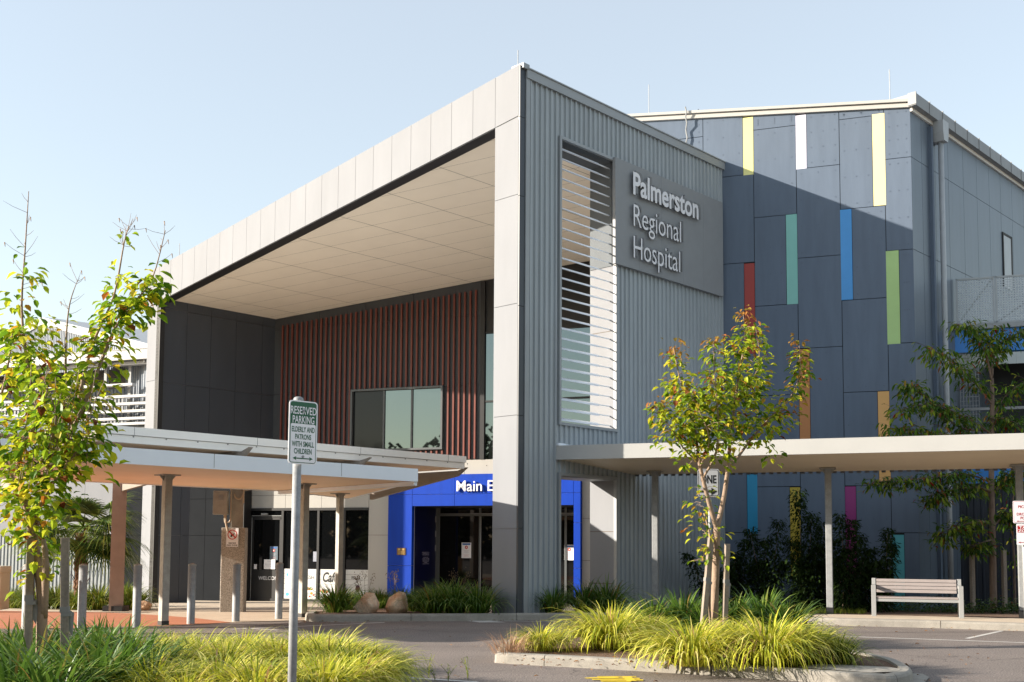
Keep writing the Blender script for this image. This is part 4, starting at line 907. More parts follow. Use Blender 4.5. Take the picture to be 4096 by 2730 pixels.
r0 = ray(1506, 1200); k0 = None
for uu in (ray(1506, 1250), ray(1905, 1250), ray(2346, 1250)):
    # on the post line: points with (p-A).n3 = dn
    t_ = (A_-EYEV).dot(n3)+dn; k_ = t_/uu.dot(n3); p = EYEV+uu*k_
    hpost(RC, p.x, p.y, gz(p.y)+.1, A_.z+slope*dn, .15, .15, A3, m_galv)
# ================================================================ bollards
def bollard():
    r = thing('bollard', (0, 0, 0), '', 'bollard'); mb = MB(); mb.lathe((0, 0, 0), [(.083, -.05), (.083, 1.24)], 20); mb.build('post', m_galv, r, smooth=True)
    mb = MB(); mb.lathe((0, 0, 1.24), [(.086, -.012), (.086, .0), (.07, .022), (.03, .034)], 20); mb.build('cap', m_galvdull, r, smooth=True); return r
b0 = bollard()
for i, (px, py, lb) in enumerate(((59, 1446, 'steel bollard at the far left end of the row, beside the tree stakes'), (187, 1444, 'steel bollard left of the brown column, right of the young tree stakes'), (313, 1441.5, 'steel bollard between the brown column and the nearest canopy post'), (438, 1435.5, 'steel bollard in front of the dark wall block, right of the canopy post'), (541.5, 1429, 'steel bollard directly in front of the concrete pier'), (640, 1423, 'steel bollard at the right end of the row, in front of the cafe door'))):
    b = b0 if i == 0 else copy_tree(b0); p = G(px, py); b.location = (p.x, p.y, gz(p.y)); b.rotation_euler.z = i*1.3; tag(b, lb, 'bollard', 'bollards along the forecourt edge')
# ================================================================ parking sign in the foreground
pt0 = at(686, 914, 7.6); pb0 = at(671, 1568, 7.55)
dirp = (pt0-pb0).normalized(); base = pb0+dirp*((.1-pb0.z)/dirp.z)
PS = thing('parking_sign', base, 'green and white reserved parking sign on a leaning galvanised pole in the foreground', 'sign')
mb = MB(); mb.tube([base-dirp*.2, pt0-dirp*.03], .0305, 18); PO = mb.build('pole', m_galv, PS, smooth=True)
mb = MB(); mb.tube([pt0-dirp*.045, pt0-dirp*.012, pt0-dirp*.002, pt0+dirp*.004], [.036, .036, .031, .02], 18); mb.build('pole_cap', m_galv, PO, smooth=True)
tl, tr_, bl_p, br_ = (1150+759/759*0, 0, 0, 0)
# the plate: a leaning vertical rectangle in front of the pole
zx = lambda x, y: ((1150+x*.19763)/SC, (1570+y*.19763)/SC)
class Plate:
    def __init__(s, o, x, y): s.o = o; s.x = x.normalized(); s.y = y.normalized(); s.n = s.x.cross(s.y); s.d = s.x
    def pt(s, u, v, o=0): return s.o+s.x*u+s.y*v+s.n*o
YP = 7.53
cl = at(*zx(88, 760), YP-.0); w_p, h_p = .222, .452
angp = math.radians(52); xd = Vector((math.sin(angp), math.cos(angp), 0))
up_ = dirp
c_ = pt0-dirp*.255+Vector((.018, 0, 0)); xd = (xd-up_*xd.dot(up_)).normalized(); PL = Plate(c_, xd, up_)
if PL.n.dot(EYEV-c_) < 0: PL.n = -PL.n
PL.o = c_+PL.n*.034+PL.x*.004
def rrect(P, u0, u1, v0, v1, r, o0, o1, mat, name, par, wr='wprism'):
    pts = []
    for cx_, cz_, a0 in ((u1-r, v1-r, 0), (u0+r, v1-r, 90), (u0+r, v0+r, 180), (u1-r, v0+r, 270)):
        for k in range(6):
            a = math.radians(a0+18*k); pts.append((cx_+r*math.cos(a), cz_+r*math.sin(a)))
    mb = MB(); mb.wprism(P, pts, o0, o1); return mb.build(name, mat, par)
m_sgreen = M('sign_green', (.004, .10, .04), .35, var=.02); m_swhite = M('sign_white', (.88, .88, .90), .35, var=.02)
hw, hh_ = w_p/2, h_p/2
rrect(PL, -hw, hw, -hh_, hh_, .025, -.002, .002, m_swhite, 'sign_plate', PS)
rrect(PL, -hw+.009, hw-.009, -hh_+.009, hh_-.009, .018, .001, .003, m_sgreen, 'green_border', PS)
rrect(PL, -hw+.014, hw-.014, -hh_+.014, hh_-.165, .012, .002, .004, m_swhite, 'white_field', PS)
for s, v, cap, fr_w, mt in (('RESERVED', .130, .053, .90, m_swhite), ('PARKING', .066, .050, .76, m_swhite), ('ELDERLY AND', .003, .036, .80, m_sgreen), ('PATRONS', -.049, .035, .56, m_sgreen), ('WITH SMALL', -.101, .036, .78, m_sgreen), ('CHILDREN', -.152, .036, .62, m_sgreen)):
    text(s, PL, -hw*fr_w, hw*fr_w, v, cap, .004, mt, parent=PS, ext=.001, bold=.02 if mt is m_sgreen else .008)
mb = MB(); v = -.185; mb.wprism(PL, [(-.06, v-.004), (.06, v-.004), (.06, v+.004), (-.06, v+.004)], .003, .005)
for s_ in (1, -1): mb.wprism(PL, [(s_*.05, v-.014), (s_*.078, v), (s_*.05, v+.014), (s_*.056, v)], .003, .0055)
mb.build('double_arrow', m_sgreen, PS)
for v in (.155, -.172):
    mb = MB(); mb.wprism(PL, [(.009*math.cos(k*PI/5), v+.009*math.sin(k*PI/5)) for k in range(10)], .003, .011); mb.build('bolt', m_galv, PS)
# ================================================================ other signs
def post_sign(name, c, ang, pole_to, label):
    pass
# pick up / taxi signs at the right edge
Ys = 22.6; m_sred = M('sign_red', (.42, .02, .02), .4, var=.02)
zz = lambda y: at(2345, y, Ys).z
cA = at(2328+26, 1177, Ys); hA = zz(1151.5)-zz(1203); wA = hA*.98
TS = thing('pickup_sign', (cA.x+.05, cA.y+.06, gz(Ys)), 'white pick up sign over a red taxi zone sign on one post, right edge', 'sign')
mb = MB(); mb.tube([(cA.x+.02, Ys+.05, -.1), (cA.x+.0, Ys+.05, zz(1155))], .055, 14); mb.build('pole', m_galv, TS, smooth=True)
WT = Wall((cA.x, Ys-.01), 90+4)
x0 = at(2328, 1177, Ys).x-cA.x
zA0, zA1 = zz(1203), zz(1151.5)
rrect(WT, x0, x0+wA, zA0, zA1, .03, 0, .006, m_swhite, 'sign_plate', TS); rrect(WT, x0+.012, x0+wA-.012, zA0+.012, zA1-.012, .024, .004, .008, m_sred, 'red_border', TS); rrect(WT, x0+.018, x0+wA-.018, zA0+.018, zA1-.018, .02, .006, .010, m_swhite, 'white_field', TS)
cxm = x0+wA/2+.02
for s, y, fw_ in (('PICK UP', 1168, .64), ('&', 1176, .1), ('DROP OFF', 1185, .78), ('POINT', 1194, .46)):
    text(s, WT, cxm-wA*fw_/2, cxm+wA*fw_/2, zz(y), hA*.115, .010, m_sred, parent=TS, bold=.02)
mb = MB(); z_ = zz(1198.3); mb.wprism(WT, [(x0+.08, z_-.006), (x0+.36, z_-.006), (x0+.36, z_+.006), (x0+.08, z_+.006)], .009, .012); mb.wprism(WT, [(x0+.06, z_), (x0+.1, z_-.016), (x0+.1, z_+.016)], .009, .0125); mb.build('arrow', m_sred, TS)
x0b = at(2334.5, 1177, Ys).x-cA.x; zB0_, zB1_ = zz(1253), zz(1204.5)
rrect(WT, x0b, x0b+wA*.92, zB0_, zB1_, .02, 0, .006, m_swhite, 'sign_plate', TS); mb = MB(); mb.wbox(WT, x0b+.02, x0b+wA*.9, zz(1224.5), zz(1208.5), .004, .008); mb.build('red_panel', m_sred, TS)
text('TAXI', WT, x0b+.05, x0b+.30, zz(1215.5), hA*.115, .008, m_swhite, parent=TS, bold=.02); text('ZONE', WT, x0b+.03, x0b+.33, zz(1223.3), hA*.115, .008, m_swhite, parent=TS, bold=.02)
mb = MB(); z_ = zz(1247); mb.wprism(WT, [(x0b+.06, z_-.006), (x0b+.34, z_-.006), (x0b+.34, z_+.006), (x0b+.06, z_+.006)], .006, .008); mb.wprism(WT, [(x0b+.03, z_), (x0b+.07, z_-.016), (x0b+.07, z_+.016)], .006, .0085); mb.build('arrow', m_sred, TS)
# arrow sign behind the island tree
m_dullwhite = M('dull_sign_white', (.5, .5, .52), .5, var=.03); Yo = 21.0; cO = at(1628, 1110, Yo)
OS = thing('one_way_sign', (cO.x, Yo, 0), 'white sign with a black right arrow on a pole, half hidden behind the island tree', 'sign')
mb = MB(); mb.tube([(cO.x+.03, Yo+.05, -.1), (cO.x+.03, Yo+.05, at(1628, 1085, Yo).z)], .03, 12); mb.build('pole', m_galv, OS, smooth=True)
WO = Wall((cO.x, Yo), 90); zo0, zo1 = at(1628, 1142, Yo).z, at(1628, 1078, Yo).z; wo = at(1653, 1110, Yo).x-cO.x
rrect(WO, -wo, wo, zo0, zo1, .05, 0, .006, m_dullwhite, 'sign_plate', OS); rrect(WO, -wo+.015, wo-.015, zo0+.015, zo1-.015, .04, .004, .008, m_ink, 'black_border', OS); rrect(WO, -wo+.027, wo-.027, zo0+.027, zo1-.027, .03, .006, .010, m_dullwhite, 'white_field', OS)
text('ONE', WO, -wo*.72, wo*.72, zo1-.28, .15, .010, m_ink, parent=OS, bold=.03)
mb = MB(); z_ = at(1628, 1130, Yo).z; mb.wprism(WO, [(-wo*.75, z_-.022), (wo*.3, z_-.022), (wo*.3, z_+.022), (-wo*.75, z_+.022)], .009, .012); mb.wprism(WO, [(wo*.25, z_-.075), (wo*.78, z_), (wo*.25, z_+.075)], .009, .0125); mb.build('arrow', m_ink, OS)
# ================================================================ bench
pl, pr_ = G(2008.5, 1416.5, .15), G(2210, 1421.7, .15)
tx = (pr_-pl); Lb = tx.length; tx.z = 0; tx.normalize(); ty = Vector((-tx.y, tx.x, 0)); b0_ = Vector((pl.x, pl.y, pl.z))
BE = thing('park_bench', b0_+tx*Lb/2, 'pale slatted bench with grey metal frame and armrests under the right canopy', 'bench')
m_slat = M('pinkish_slat', (.27, .235, .225), .6, var=.08, vs=4); m_bfr = M('bench_frame_grey', (.27, .275, .275), .5, var=.05)
def bp_(x, y, z): return b0_+tx*x+ty*y+Vector((0, 0, z))
def bbox(mb, x0, x1, y0, y1, z0, z1): mb.hull8([bp_(x0, y0, z0), bp_(x1, y0, z0), bp_(x1, y1, z0), bp_(x0, y1, z0), bp_(x0, y0, z1), bp_(x1, y0, z1), bp_(x1, y1, z1), bp_(x0, y1, z1)])
sx = .045
for s_ in (0, 1):
    x0 = -.05 if s_ == 0 else Lb-.05; mb = MB(); bbox(mb, x0, x0+.1, 0, .07, 0, .70); mb.build('front_leg', m_bfr, BE, bevel=.006)
    mb = MB(); bbox(mb, x0+.006, x0+.094, .0701, .56, .63, .70); bbox(mb, x0+.01, x0+.09, .0701, .52, .33, .40); mb.build('armrest', m_bfr, BE, bevel=.005)
    mb = MB(); a, b = .50, .62; xa, xb = x0+.008, x0+.092
    mb.hull8([bp_(xa, .58, 0), bp_(xb, .58, 0), bp_(xb, .66, 0), bp_(xa, .66, 0), bp_(xa, .48, .40), bp_(xb, .48, .40), bp_(xb, .56, .40), bp_(xa, .56, .40)])
    mb.hull8([bp_(xa, .481, .40), bp_(xb, .481, .40), bp_(xb, .559, .40), bp_(xa, .559, .40), bp_(xa, .60, .84), bp_(xb, .60, .84), bp_(xb, .66, .84), bp_(xa, .66, .84)]); mb.build('rear_leg', m_bfr, BE, bevel=.005)
mb = MB(); bbox(mb, .051, Lb-.051, .03, .07, .335, .395); mb.build('seat_rail', m_bfr, BE)
mb = MB()
for k in range(4): bbox(mb, .055, Lb-.055, .03+.115*k, .03+.115*k+.105, .401, .438)
mb.build('seat', m_slat, BE, bevel=.006)
mb = MB()
for k in range(4):
    z0, z1 = .52+.079*k, .52+.079*k+.07; y0, y1 = .46+.12*(z0-.4)/.44, .46+.12*(z1-.4)/.44
    mb.hull8([bp_(.06, y0, z0), bp_(Lb-.06, y0, z0), bp_(Lb-.06, y0+.03, z0), bp_(.06, y0+.03, z0), bp_(.06, y1, z1), bp_(Lb-.06, y1, z1), bp_(Lb-.06, y1+.03, z1), bp_(.06, y1+.03, z1)])
mb.build('backrest', m_slat, BE, bevel=.005)
# cream cabinet at the far left
c = G(-2, 1408); CB_ = thing('service_cabinet', (c.x, c.y, gz(c.y)), 'cream metal service cabinet cut off by the left edge beside the grass', 'cabinet')
mb = MB(); hC = at(0, 1316, c.y).z; mb.box((c.x-.17, c.y, hC/2), (.30, 0, 0), (0, .25, 0), (0, 0, hC/2)); mb.build('cabinet_body', M('cream_enamel', (.52, .46, .33), .5), CB_, bevel=.015)
mb = MB(); mb.box((c.x-.17, c.y-.02, hC+.08), (.32, 0, 0), (0, .3, 0), (0, 0, .085)); mb.build('cabinet_lid', M('cream_enamel_lid', (.55, .49, .36), .5), CB_, bevel=.02)
# ================================================================ boulders
m_rock = M('sandstone', (.42, .24, .11), .85, var=.35, vs=2.2, fine=.12, bs=25, bump=.5)
_N, _L = m_rock.node_tree.nodes, m_rock.node_tree.links
for e, c in zip([n for n in _N if n.type == 'VALTORGB'][0].color_ramp.elements, ((.50, .23, .09, 1), (.86, .72, .55, 1))): e.color = c
from mathutils import noise
def boulder(p, rx, ry, rz, seed, label):
    bm = bmesh.new(); bmesh.ops.create_icosphere(bm, subdivisions=4, radius=1); rr = random.Random(seed)
    cuts = [(Vector((rr.uniform(-1, 1), rr.uniform(-1, 1), rr.uniform(-.2, 1))).normalized(), rr.uniform(.58, .85)) for _ in range(11)]
    o = Vector((seed*3.1, seed*1.7, 0))
    for v in bm.verts:
        d = v.co.copy()
        for n, k in cuts:
            e = d.dot(n)-k
            if e > 0: d -= n*e*.97
        d *= 1+.07*noise.noise(v.co*1.6+o)+.04*noise.noise(v.co*5+o)+.015*noise.noise(v.co*14+o)
        v.co = Vector((d.x*rx, d.y*ry, d.z*rz))
    me = bpy.data.meshes.new('boulder'); bm.to_mesh(me); bm.free(); me.materials.append(m_rock)
    for q in me.polygons: q.use_smooth = True
    b = bpy.data.objects.new('boulder', me); C.objects.link(b); b.location = p; b.rotation_euler.z = seed; return tag(b, label, 'boulder', 'sandstone boulders in the planting')
def bl_at(px, py, wpx, hpx, seed, label, h=.13):
    p = G(px, py, h); k = p.y/FL*SC; rz = hpx*k*.56
    return boulder((p.x, p.y+.25, gz(p.y)+h+rz*.72), wpx*k/2*1.1, wpx*k/2*.9, rz, seed, label)
bl_at(840, 1409, 60, 53, 1, 'reddish pointed sandstone boulder on the kerbed bed, left of the yellow one')
bl_at(910, 1409, 72, 54, 2, 'yellow rounded sandstone boulder on the kerbed bed beside the reddish one')
bl_at(972, 1404, 50, 42, 3, 'boulder half hidden by dark grass in front of the blue portal')
bl_at(320, 1404, 40, 26, 4, 'low brown boulder right of the brown steel column', .0)
bl_at(210, 1401, 36, 24, 5, 'low boulder in the grass left of the brown steel column', .0)

# ================================================================ grasses
m_lime = Mleaf('variegated_blade', [(0, (.10, .17, .015)), (.18, (.30, .35, .03)), (.45, (.56, .57, .05)), (.75, (.74, .69, .09)), (.92, (.85, .76, .26)), (.96, (.55, .38, .15)), (1, (.34, .19, .09))], .38, gloss=.15)
m_dkgrass = Mleaf('dark_strap_blade', [(0, (.04, .085, .015)), (.5, (.085, .17, .025)), (.85, (.17, .27, .04)), (.96, (.32, .34, .07)), (1, (.30, .14, .04))], .35, gloss=.15)
m_midgrass = Mleaf('green_blade', [(0, (.07, .12, .015)), (.5, (.16, .22, .025)), (.9, (.32, .34, .05)), (1, (.38, .30, .10))], .35, gloss=.2)
m_straw = Mleaf('dry_blade', [(0, (.30, .17, .10)), (.6, (.45, .28, .18)), (1, (.5, .36, .24))], .2, gloss=.1)
def blade_mesh(name, n, h, rad, w, mat, seed, droop=1.0, spread=.35, seg=5, stems=0):
    r = random.Random(seed); mb = MB()
    for i in range(n):
        a = r.uniform(0, 2*PI); k = r.random()**.48; rt = rad*spread*k*r.uniform(.3, 1); b = Vector((rt*math.cos(a), rt*math.sin(a), 0)); a += r.uniform(-.5, .5)
        d = Vector((math.cos(a), math.sin(a), 0)); L_ = h*r.uniform(.7, 1.2)*(.88+.36*k); lean = (.18+1.05*k)*r.uniform(.55, 1.25); el = PI/2-lean*.72; cur = (lean*1.2+.5)*droop*r.uniform(.6, 1.45)
        ww = w*r.uniform(.7, 1.3); side = Vector((-d.y, d.x, 0)); tw = r.uniform(-.5, .5); p = b.copy(); vs = []
        for s in range(seg+1):
            t = s/seg; e = el-cur*t*t; dirv = d*math.cos(e)+Vector((0, 0, 1))*math.sin(e)
            wd = ww*(1-t**2.2)*(.6+.4*min(1, t*4))+.0006
            sd = (side*math.cos(tw*t)+d.cross(side).normalized()*math.sin(tw*t)*.6)*wd/2
            vs += [p-sd, p+sd]; p = p+dirv*(L_/seg)
            if p.z < .015: p.z = .015
        mb.add(vs, [(2*s, 2*s+1, 2*s+3, 2*s+2) for s in range(seg)])
    me = bpy.data.meshes.new(name); me.from_pydata(mb.v, [], mb.f); me.materials.append(mat); me.polygons.foreach_set('use_smooth', [True]*len(me.polygons)); return me
LIME = [blade_mesh('variegated_grass', 900, .74, .62, .022, m_lime, s, 1.75, .5, 6) for s in (1, 2, 3)]
LIMES = [blade_mesh('variegated_grass', 600, .52, .48, .018, m_lime, s, 1.7, .5, 6) for s in (4, 5)]
STRAP = [blade_mesh('strap_leaf_clump', 200, .78, .58, .042, m_dkgrass, s, 1.1, .4, 6) for s in (6, 7)]
DARK = [blade_mesh('dark_grass_clump', 300, .72, .62, .024, m_dkgrass, s, 1.35, .4, 6) for s in (8, 9)]
MID = [blade_mesh('green_grass_clump', 330, .56, .48, .02, m_midgrass, s, 1.35, .45, 6) for s in (10, 11)]
m_seed = M('dry_seed_head', (.13, .09, .05), .8, var=.2)
def clump(name, meshes, p, s, label, group, z=None):
    me = RN.choice(meshes); o = bpy.data.objects.new(name, me); C.objects.link(o); o.location = (p.x, p.y, p.z if z is None else z); sx_ = s*RN.uniform(.93, 1.07); o.scale = (sx_, sx_, s*RN.uniform(.93, 1.07)*(.87 if name == 'variegated_grass' else 1)); o.rotation_euler = (0, 0, RN.uniform(0, 6.28)); return tag(o, label, 'grass clump', group)
gI = 'grass clumps on the middle island'
def on_isl(px, py): return G(px, py, .12)
for px, py, s, ms, nm_, lb in (
    (1242, 1495, .92, LIMES, 'variegated_grass', 'small lime grass clump alone at the left end of the kerbed island'),
    (1405, 1490, 1.15, LIME, 'variegated_grass', 'large lime grass clump left of the island tree, behind the bare mulch'),
    (1490, 1480, .8, LIME, 'variegated_grass', 'lime grass clump just left of the leaning stake on the island'),
    (1592, 1528, 1.02, LIME, 'variegated_grass', 'lime grass clump hanging over the island kerb, below the tree trunk'),
    (1765, 1530, 1.12, LIME, 'variegated_grass', 'broad lime grass clump over the island kerb, right of the right stake'),
    (1838, 1522, .92, LIME, 'variegated_grass', 'lime grass clump next to the green tuft at the right end of the island'),
    (1690, 1490, .78, LIME, 'variegated_grass', 'lime grass clump behind the broad one on the right half of the island'),
    (1928, 1527, .82, MID, 'green_grass_clump', 'green grass tuft at the right end of the island beside the concrete infill'),
    (1880, 1518, .9, MID, 'green_grass_clump', 'green grass clump second from the right end of the island')):
    clump(nm_, ms, on_isl(px, py), s*1.08, lb, gI)
for px, py, s, lb in ((1500, 1462, 1.0, 'dark strap-leaf clump behind the lime grass, left of the leaning stake'), (1570, 1460, 1.05, 'dark strap-leaf clump at the foot of the leaning stake'), (1625, 1466, .95, 'dark strap-leaf clump at the foot of the island tree trunk'), (1690, 1462, 1.05, 'dark strap-leaf clump at the foot of the upright stake'), (1755, 1463, 1.12, 'tall dark strap-leaf clump right of the upright stake'), (1812, 1472, .92, 'dark strap-leaf clump at the back right of the island')):
    clump('strap_leaf_clump', STRAP, on_isl(px, py), s, lb, 'strap-leaf clumps behind the island grass')
dry = blade_mesh('dry_grass', 240, .36, .5, .007, m_straw, 21, 1.0, .7)
o = bpy.data.objects.new('dry_grass', dry); C.objects.link(o); o.location = on_isl(1172, 1502); tag(o, 'dry straw-coloured grass at the left tip of the island kerb', 'dry grass')
# front left bed
k = 0
words_ = ['behind the sign pole', 'in front of the sign pole', 'left of the sign pole', 'right of the sign pole']
spots = [(330, 12.6, 1.0), (395, 12.0, 1.05), (455, 12.9, 1.0), (520, 12.2, 1.05), (580, 12.9, 1.0), (640, 12.3, 1.05), (700, 12.9, 1.0), (752, 12.2, 1.1), (800, 13.1, .95), (345, 10.4, 1.0), (425, 10.0, .95), (505, 10.6, 1.0), (590, 10.2, 1.0), (668, 10.6, .95), (740, 10.5, 1.0), (810, 11.3, 1.05), (858, 12.3, .9), (400, 14, .85), (560, 14.2, .9), (720, 14.3, .9)]
for px, Y, s in spots:
    x = at(px, 1500, Y).x; row = 'back' if Y > 13.5 else 'middle' if Y > 11.5 else 'front'
    side = ('%s row, under the parking sign pole' if abs(px-675) < 40 else '%s row, right of the parking sign pole' if px > 675 else '%s row, just left of the parking sign pole' if px > 560 else '%s row, midway between the tree stakes and the sign pole' if px > 430 else '%s row, nearest the strap-leaf plants')
    lb = 'lime grass clump in the near bed, '+side % row
    used = [o.get('label') for o in C.objects]
    j = 2
    base_lb = lb
    while lb in used: lb = base_lb+(', '+['', '', 'beside its twin', 'at the outer side', 'behind the others'][min(j, 4)]); j += 1
    clump('variegated_grass', LIME, Vector((x, Y, .12)), s*.92, lb, 'lime grass clumps in the near bed')
spots = [(20, 12.4, 1.15, 'far left, behind the tree stakes'), (85, 11.2, 1.2, 'in front of the left stake'), (150, 12.0, 1.1, 'at the foot of the right stake'), (215, 12.6, 1.15, 'right of the right stake'), (285, 12.2, 1.15, 'where the lime grass begins'), (30, 9.8, 1.1, 'in the bottom left corner'), (120, 9.6, 1.1, 'in front of the young tree'), (215, 10.3, 1.15, 'front, right of the young tree'), (285, 10.9, 1.05, 'front, against the lime grass'), (330, 11.7, 1.0, 'taller leaves rising among the lime grass'), (60, 13.6, 1.05, 'beside the left stake at the back'), (245, 14.0, 1.0, 'at the back near the terracotta paving')]
for px, Y, s, lb in spots: clump('strap_leaf_clump', STRAP, Vector((at(px, 1500, Y).x, Y, .12)), s*.84, 'dark strap-leaf clump in the near bed, '+lb, 'strap-leaf clumps in the near bed')
# bed in front of the entrance
for px, py, s, lb in ((770, 1408, 1.0, 'dark arching grass clump at the left nose of the kerbed bed, by the grey post'), (797, 1402, .8, 'dark grass clump between the grey post and the reddish boulder'), (872, 1399, .8, 'dark grass clump behind and between the two bare boulders'), (952, 1405, .85, 'dark grass clump right of the yellow boulder'), (995, 1410, 1.0, 'dark grass clump in front of the half hidden boulder'), (1045, 1410, 1.1, 'dark grass clump under the notice on the entrance door'), (1100, 1411, 1.05, 'dark grass clump at the left foot of the corner column'), (1020, 1402, 1.0, 'dark grass clump at the back of the bed before the doors'), (920, 1397, .8, 'dark grass clump behind the yellow boulder'), (1270, 1410, .95, 'dark grass clump alone at the foot of the corrugated wall'), (1345, 1409, 1.05, 'dark grass clump before the opening in the corrugated wall'), (1395, 1409, 1.1, 'dark grass clump behind the lime grass of the island'), (838, 1398, .75, 'dark grass clump behind the reddish boulder')):
    clump('dark_grass_clump', DARK, G(px, py, .13), s*1.12, lb, 'dark grass clumps in the entrance bed')
sh = MB()
for px, py in ((840, 1398), (905, 1398), (950, 3600), (990, 3600), (1050, 1402)):
    b = G(px, py, .13)
    for k in range(5):
        top = b+Vector((RN.uniform(-.3, .3), RN.uniform(-.2, .2), RN.uniform(.75, 1.0))); sh.tube([b, b.lerp(top, .6)+Vector((0, 0, .08)), top], .004, 3)
        for j in range(14):
            c = b.lerp(top, RN.uniform(.75, 1.05))+Vector((RN.uniform(-.08, .08), RN.uniform(-.05, .05), RN.uniform(-.03, .08))); sh.box(c, (.008, 0, 0), (0, .008, 0), (0, 0, .012))
o = sh.build('seed_heads', m_seed); tag(o, 'fine brown seed heads standing above the dark grass in the entrance bed', 'seed heads'); o['kind'] = 'stuff'
# clumps at the left, behind the bollards
for px, py, s, lb in ((30, 1398, 1.0, 'behind the far left bollard'), (70, 1400, 1.05, 'left of the palm trunk'), (130, 1398, 1.1, 'just left of the palm trunk'), (170, 1402, .9, 'in front of the palm trunk'), (225, 1402, 1.15, 'between the palm trunk and the brown column'), (305, 1402, 1.0, 'right of the brown column'), (285, 1394, 1.1, 'behind the brown column')):
    clump('green_grass_clump', MID, G(px, py), s*1.35, 'sunlit green grass clump '+lb, 'grass clumps round the palm')
# little weeds on the asphalt edge
wd = MB()
for px, py, hh3 in ((985, 1560, .30), (1075, 1562, .26), (1030, 1567, .2), (1000, 1566, .16), (906, 1556, .34)):
    b = G(px, py)
    for k in range(4):
        a = RN.uniform(0, 6.28); p = b.copy(); pts = [p]
        for j in range(4): p = p+Vector((math.cos(a)*.025*j*.6+RN.uniform(-.01, .01), math.sin(a)*.02, hh3/4)); pts.append(p)
        wd.tube(pts, .003, 3)
        for j in range(9):
            q_ = pts[RN.randint(1, 4)]; d = Vector((RN.uniform(-1, 1), RN.uniform(-1, 1), RN.uniform(-.2, .6))).normalized()*.035; s_ = Vector((-d.y, d.x, 0)).normalized()*.009
            wd.add([q_, q_+d*.5+s_, q_+d, q_+d*.5-s_], [(0, 1, 2, 3)])
o = wd.build('weeds', m_midgrass); tag(o, 'thin green weeds growing at the edge of the near asphalt', 'weeds'); o['kind'] = 'stuff'

# ================================================================ trees
def leaf(mb, p, d, nrm, L_, W_, fold=.25):
    d = d.normalized(); s = d.cross(nrm).normalized(); n = s.cross(d).normalized(); up_ = n*W_*fold
    tipdroop = Vector((0, 0, -L_*.12))
    mb.add([p, p+d*L_*.5+n*L_*.03, p+d*L_+tipdroop, p+d*L_*.28+s*W_*.42+up_*.8, p+d*L_*.62+s*W_*.46+up_+tipdroop*.3, p+d*L_*.28-s*W_*.42+up_*.8, p+d*L_*.62-s*W_*.46+up_+tipdroop*.3],
           [(0, 1, 3), (1, 4, 3), (1, 2, 4), (0, 5, 1), (1, 5, 6), (1, 6, 2)])
def path3(pts, Y0): return [at(x, y, Y0+dy) for x, y, dy in pts]
class Tree:
    def __init__(s, name, base, label, cat='tree', group=None): s.root = thing(name, base, label, cat, group); s.w = MB(); s.l = MB(); s.r = random.Random(hash(label) % 1000 if False else len(label))
    def limb(s, pts, r0, r1, n=7):
        P = catmull(pts, 4); s.w.tube(P, [r0+(r1-r0)*i/(len(P)-1) for i in range(len(P))], n); return P
    def leaves(s, P, t0, t1, n, L_, W_, off, droop=.35, taper=True, twig=.0):
        r = s.r; m = len(P)-1
        for i in range(n):
            t = r.uniform(t0, t1); f = t*m; k = min(int(f), m-1); b = P[k].lerp(P[k+1], f-k); a = r.uniform(0, 2*PI)
            o_ = off*(1-.55*(t-t0)/(t1-t0) if taper else 1); d = Vector((math.cos(a), math.sin(a), r.uniform(-droop-.25, .55)))
            c = b+d.normalized()*o_*r.uniform(.1, 1)
            if twig and r.random() < twig: s.w.tube([b, b.lerp(c, .6)+Vector((0, 0, .02)), c], [.006, .004, .002], 3, False)
            ld = Vector((math.cos(a+r.uniform(-.8, .8)), math.sin(a+r.uniform(-.8, .8)), r.uniform(-1.2, .35)*droop*2)); nr = Vector((r.uniform(-.5, .5), r.uniform(-.5, .5), 1))
            z = r.uniform(.65, 1.2); leaf(s.l, c, ld, nr, L_*z, W_*z)
    def cluster(s, c, rad, n, L_, W_, droop=.35, sq=.8):
        r = s.r
        for i in range(n):
            a = r.uniform(0, 2*PI); e = r.uniform(-1, 1); k = r.random()**.5; p = c+Vector((math.cos(a)*math.sqrt(1-e*e)*rad*k, math.sin(a)*math.sqrt(1-e*e)*rad*k, e*rad*k*sq))
            ld = Vector((math.cos(a+r.uniform(-.9, .9)), math.sin(a+r.uniform(-.9, .9)), r.uniform(-1.2, .3)*droop*2)); z = r.uniform(.65, 1.2)
            leaf(s.l, p, ld, Vector((r.uniform(-.5, .5), r.uniform(-.5, .5), 1)), L_*z, W_*z)
    def done(s, bark, lm, fol='crown'):
        s.w.build('trunk', bark, s.root, smooth=True); s.l.build(fol, lm, s.root)
m_leaf1 = Mleaf('yellowing_leaf', [(0, (.07, .16, .012)), (.30, (.19, .32, .018)), (.60, (.42, .52, .028)), (.87, (.68, .64, .045)), (.94, (.60, .38, .03)), (.965, (.40, .13, .02)), (1, (.14, .04, .02))], .5, gloss=.1)
m_leaf2 = Mleaf('autumn_tinged_leaf', [(0, (.07, .14, .012)), (.35, (.19, .31, .02)), (.66, (.44, .50, .03)), (.88, (.66, .60, .045)), (.95, (.52, .28, .04)), (.985, (.30, .09, .02)), (1, (.08, .02, .015))], .48, gloss=.1)
m_leafs = Mleaf('new_red_leaf', [(0, (.22, .20, .03)), (.4, (.40, .22, .05)), (1, (.34, .11, .04))], .4, gloss=.25)
m_leaf3 = Mleaf('lance_leaf', [(0, (.035, .08, .014)), (.6, (.085, .16, .022)), (.88, (.26, .32, .035)), (.96, (.22, .10, .03)), (1, (.26, .02, .015))], .35, gloss=.1)
m_leaf4 = Mleaf('shrub_leaf', [(0, (.012, .026, .008)), (1, (.035, .062, .014))], .25, gloss=.06)
